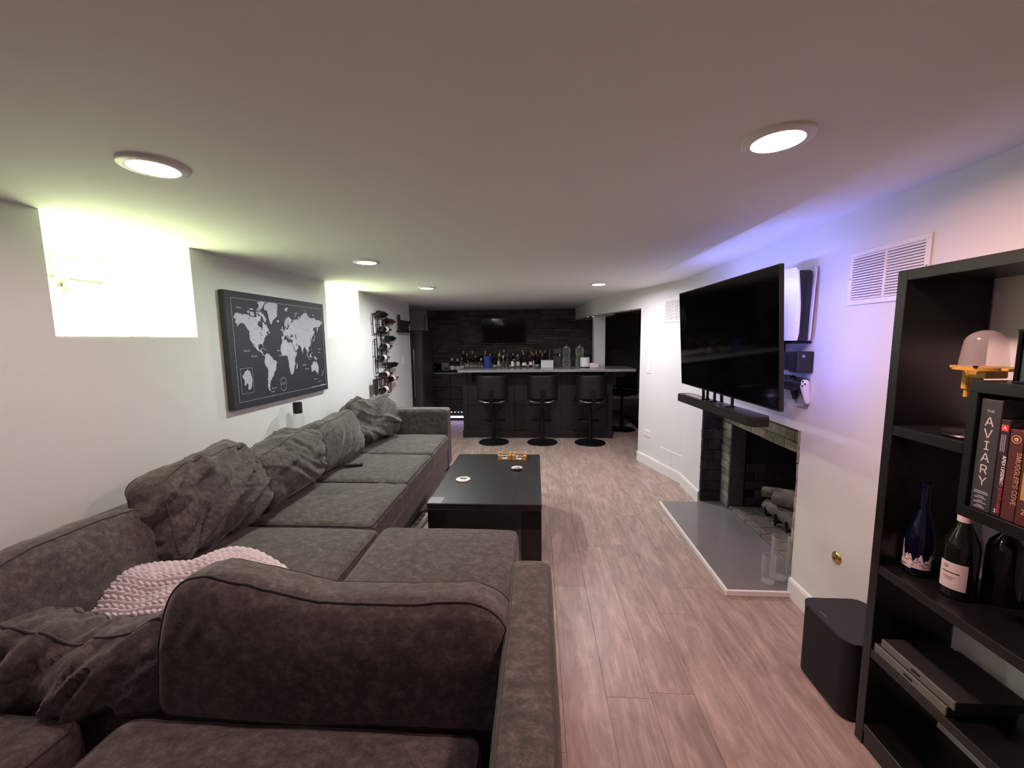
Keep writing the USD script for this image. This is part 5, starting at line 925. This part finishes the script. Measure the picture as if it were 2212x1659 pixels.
def jar(label, x):
    t = thing('drink_dispenser', label, 'drink dispenser', (x, 6.15, CZ))
    part(t, 'glass', lathe([(0, 0), (.05, 0), (.062, .012), (.066, .06), (.058, .11), (.050, .14), (.058, .18), (.066, .23), (.064, .27), (.050, .295)], 28), 'glint_edge_glass', 60)
    part(t, 'lid', lathe([(0, .296), (.054, .296), (.054, .308), (.046, .316), (.012, .32), (.012, .33), (.016, .338), (0, .342)], 24), 'brushed', 40)
    lf = []
    for k in range(26):
        a, r, z = rng.uniform(0, 6.28), rng.uniform(.0, .038), rng.uniform(.16, .255); q = trimesh.creation.icosphere(1, 1); q.apply_scale(1); q.vertices = q.vertices*np.array([.014, .010, .005]); q = rot(rot(q, rng.uniform(0, 90), (1, 0, 0)), math.degrees(a)); lf.append(mv(q, (r*math.cos(a), r*math.sin(a), z)))
    part(t, 'leaves', cat_(lf), 'leaf_green', kind='stuff'); part(t, 'tap', cat_([cyl(.006, -.02, .02, 10).apply_transform(M4([(1, 0, 0), (0, 0, 1), (0, -1, 0)], (0, -.078, .05))), cb(-.006, .006, -.095, -.083, .05, .075, .002)]), 'chrome')
jar('tall glass drink dispenser with green leaves, beside the coffee maker', .448); jar('tall glass drink dispenser with green leaves, behind the paper towel roll', .648)
t = thing('paper_towel_roll', 'white paper towel roll on a stand on the bar counter', 'paper towel', (.712, 6.02, CZ)); part(t, 'roll', lathe([(.018, .012), (.068, .012), (.0705, .016), (.0705, .145), (.068, .149), (.018, .149)], 32), 'paper', 40); part(t, 'stand', cat_([cyl(.075, 0, .011, 28), cyl(.006, .011, .17, 10), mv(trimesh.creation.icosphere(2, .012), (0, 0, .175))]), 'black_metal', 40)
t = thing('tissue_box', 'small pinkish box beside the paper towel roll', 'box', (.842, 5.98, CZ), -4); part(t, 'box', rb(-.064, .064, -.045, .045, 0, .062, .008), 'pink_box', 40); part(t, 'lid', cb(-.045, .035, -.03, .03, .0615, .072, .004), 'label_pink'); part(t, 'text_line', bx(-.04, .035, -.0456, -.045, .030, .034), 'label_grey')
# ---------------------------------------------------------------- things on the back counter
KZ = .9004
t = thing('toaster_oven', 'wide black and steel toaster oven at the left end of the back counter', 'toaster oven', (-1.865, 7.46, KZ)); part(t, 'body', cb(-.225, .225, -.13, .15, .012, .175, .008), 'appliance'); part(t, 'face_plate', cb(.085, .222, -.134, -.1302, .016, .170, .002), 'appliance_face'); part(t, 'knob', cat_([tf(cyl(.022, 0, .02, 18), M4([(1, 0, 0), (0, 0, 1), (0, -1, 0)], (.175, -.134, .06)))]), 'matte_black'); part(t, 'window', bx(-.20, .07, -.1312, -.1301, .03, .15), 'screen_black'); part(t, 'emblem', tf(ext(Polygon([(-.01, -.022), (.014, -.022), (.002, .022)]), .001), M4(FRONT_Y, (-.045, -.1313, .09))), 'silver')
for sx in (-.19, .19):
    for sy in (-.1, .12): part(t, 'foot', cyl(.012, 0, .0125, 10, (sx, sy)), 'matte_black')
t = thing('sink_faucet', 'dark chrome gooseneck faucet at the back counter', 'faucet', (.235, 7.62, KZ)); part(t, 'spout', tube([(0, 0, 0), (0, 0, .30)] + [(0, -.06+.06*math.cos(a), .34+.075*math.sin(a)) for a in np.linspace(0, math.pi*.85, 10)] + [(0, -.125, .31)], .011, 10), 'brushed', 60); part(t, 'handle', rod((.012, 0, .06), (.07, -.02, .10), .006), 'brushed'); part(t, 'base', cyl(.024, 0, .03, 16), 'brushed')
SH = {  # silhouettes: (r, z) as fractions of radius and height
 'tall': [(0, 0), (.95, 0), (1, .02), (1, .58), (.9, .66), (.40, .76), (.36, .92), (0, .92)], 'square': [(0, 0), (.95, 0), (1, .02), (1, .66), (.85, .72), (.36, .78), (.34, .90), (0, .90)], 'squat': [(0, 0), (.95, 0), (1, .03), (1, .55), (.92, .64), (.34, .72), (.32, .88), (0, .88)],
 'slim': [(0, 0), (.95, 0), (1, .02), (1, .45), (.8, .58), (.42, .70), (.38, .93), (0, .93)], 'taper': [(0, 0), (.8, 0), (.85, .02), (1, .52), (.86, .62), (.36, .72), (.34, .92), (0, .92)], 'bell': [(0, 0), (1, 0), (1, .02), (.72, .40), (.46, .62), (.36, .75), (.36, .90), (0, .90)]}
KINDS = [('tall', .040, .31, 'green_glass', 'label_white', 'gold_foil', 'green'), ('square', .042, .27, 'clear_glass', 'label_white', 'silver', 'clear'), ('tall', .038, .33, 'dark_glass', 'label_cream', 'gold_foil', 'black'), ('squat', .048, .24, 'clear_glass', 'label_white', 'white_cap', 'squat clear'), ('slim', .034, .34, 'green_glass', None, 'gold_foil', 'slim green'),
         ('square', .042, .29, 'amber_glass', 'label_cream', 'dark_cap', 'amber'), ('taper', .042, .30, 'clear_glass', None, 'blue_cap', 'tapered clear'), ('tall', .040, .30, 'dark_glass', 'label_white', 'red_cap', 'dark'), ('bell', .055, .22, 'clear_glass', None, 'silver', 'bell-shaped clear'), ('slim', .035, .33, 'clear_glass', 'label_yellow', 'gold_foil', 'slim clear'), ('square', .043, .28, 'red_glass', 'label_pink', 'red_cap', 'red'), ('squat', .050, .23, 'amber_glass', 'label_white', 'dark_cap', 'squat amber')]
def spirit(i, kind, x, y, label, s=1.0, z=KZ):
    sh, r, h, gl, lb, cp, _ = kind; r, h = r*s, h*s
    t = thing('spirit_bottle', label, 'bottle', (x, y, z))
    pf = [(a*r, b*h) for a, b in SH[sh]]; part(t, 'glass', lathe(pf, 16), gl, 45)
    top = SH[sh][-2]; part(t, 'cap', cyl(top[0]*r*1.22, top[1]*h*.93, h, 14), cp, 45)
    if lb: rl = pf[3][0]*1.012; part(t, 'label', lathe([(rl-.0006, h*.14), (rl, h*.145), (rl, h*.42), (rl-.0006, h*.425)], 16), lb, 45)
    return t
ROW = []; r3 = np.random.default_rng(21)
x = -1.575
while x < .17:
    ROW.append((x, 0)); x += r3.uniform(.080, .094)
x = -1.40
while x < .15:
    ROW.append((x, 1)); x += r3.uniform(.080, .094)
PLACE = {'front': 0, 'rear': 0}
ORD = ['first', 'second', 'third', 'fourth', 'fifth', 'sixth', 'seventh', 'eighth', 'ninth', 'tenth', 'eleventh', 'twelfth', 'thirteenth', 'fourteenth', 'fifteenth', 'sixteenth', 'seventeenth', 'eighteenth', 'nineteenth', 'twentieth', 'twenty-first', 'twenty-second', 'twenty-third', 'twenty-fourth']
for i, (x, rr) in enumerate(ROW):
    k = KINDS[int(r3.integers(len(KINDS)))] if rr == 0 else KINDS[int(r3.choice([0, 2, 4, 4, 5, 6, 7, 9, 9]))]
    if i == 0: k = KINDS[3]
    nm = 'rear' if rr else 'front'; lab = f'{k[6]} bottle on the back counter, {ORD[PLACE[nm]]} from the toaster oven, {nm} row'; PLACE[nm] += 1
    spirit(i, k, x + r3.uniform(-.006, .006), (7.33 if rr == 0 else 7.50) + r3.uniform(-.015, .02), lab, (1.0 if rr == 0 else 1.12)*r3.uniform(.96, 1.05))
for k, (x, y, kd, lab, s) in enumerate([(-.60, 6.17, 9, 'yellow-labelled bottle on the bar counter right of the blue canister', .62), (-.305, 6.19, 1, 'clear square bottle with a white label on the bar counter beside the white-labelled cylinder', .72), (-.20, 6.20, 11, 'squat amber bottle on the bar counter left of the tap', .70), (-.10, 6.21, 10, 'red bottle on the bar counter just behind the tap', .68), (-.46, 6.19, 6, 'tapered clear bottle on the bar counter left of the white-labelled cylinder', .72), (-.53, 6.205, 8, 'bell-shaped clear bottle on the bar counter among the front bottles', .8)]):
    spirit(k, KINDS[kd], x, y, lab, s, CZ)
for k, (x, y) in enumerate([(-1.02, 6.14), (-.96, 6.17), (-.90, 6.13), (-.535, 6.10), (-.475, 6.10)]):
    t = thing('drinking_glass', ['clear glass tumbler at the left end of the bar counter', 'clear glass tumbler second from the left end of the bar counter', 'clear glass tumbler left of the blue canister', 'clear glass tumbler right of the blue canister', 'clear glass tumbler left of the white-labelled cylinder'][k], 'glass', (x, y, CZ))
    part(t, 'glass', lathe([(0, 0), (.024, 0), (.026, .003), (.030, .085), (.0285, .085), (.0245, .008), (0, .007)], 20), 'clear_glass', 50)
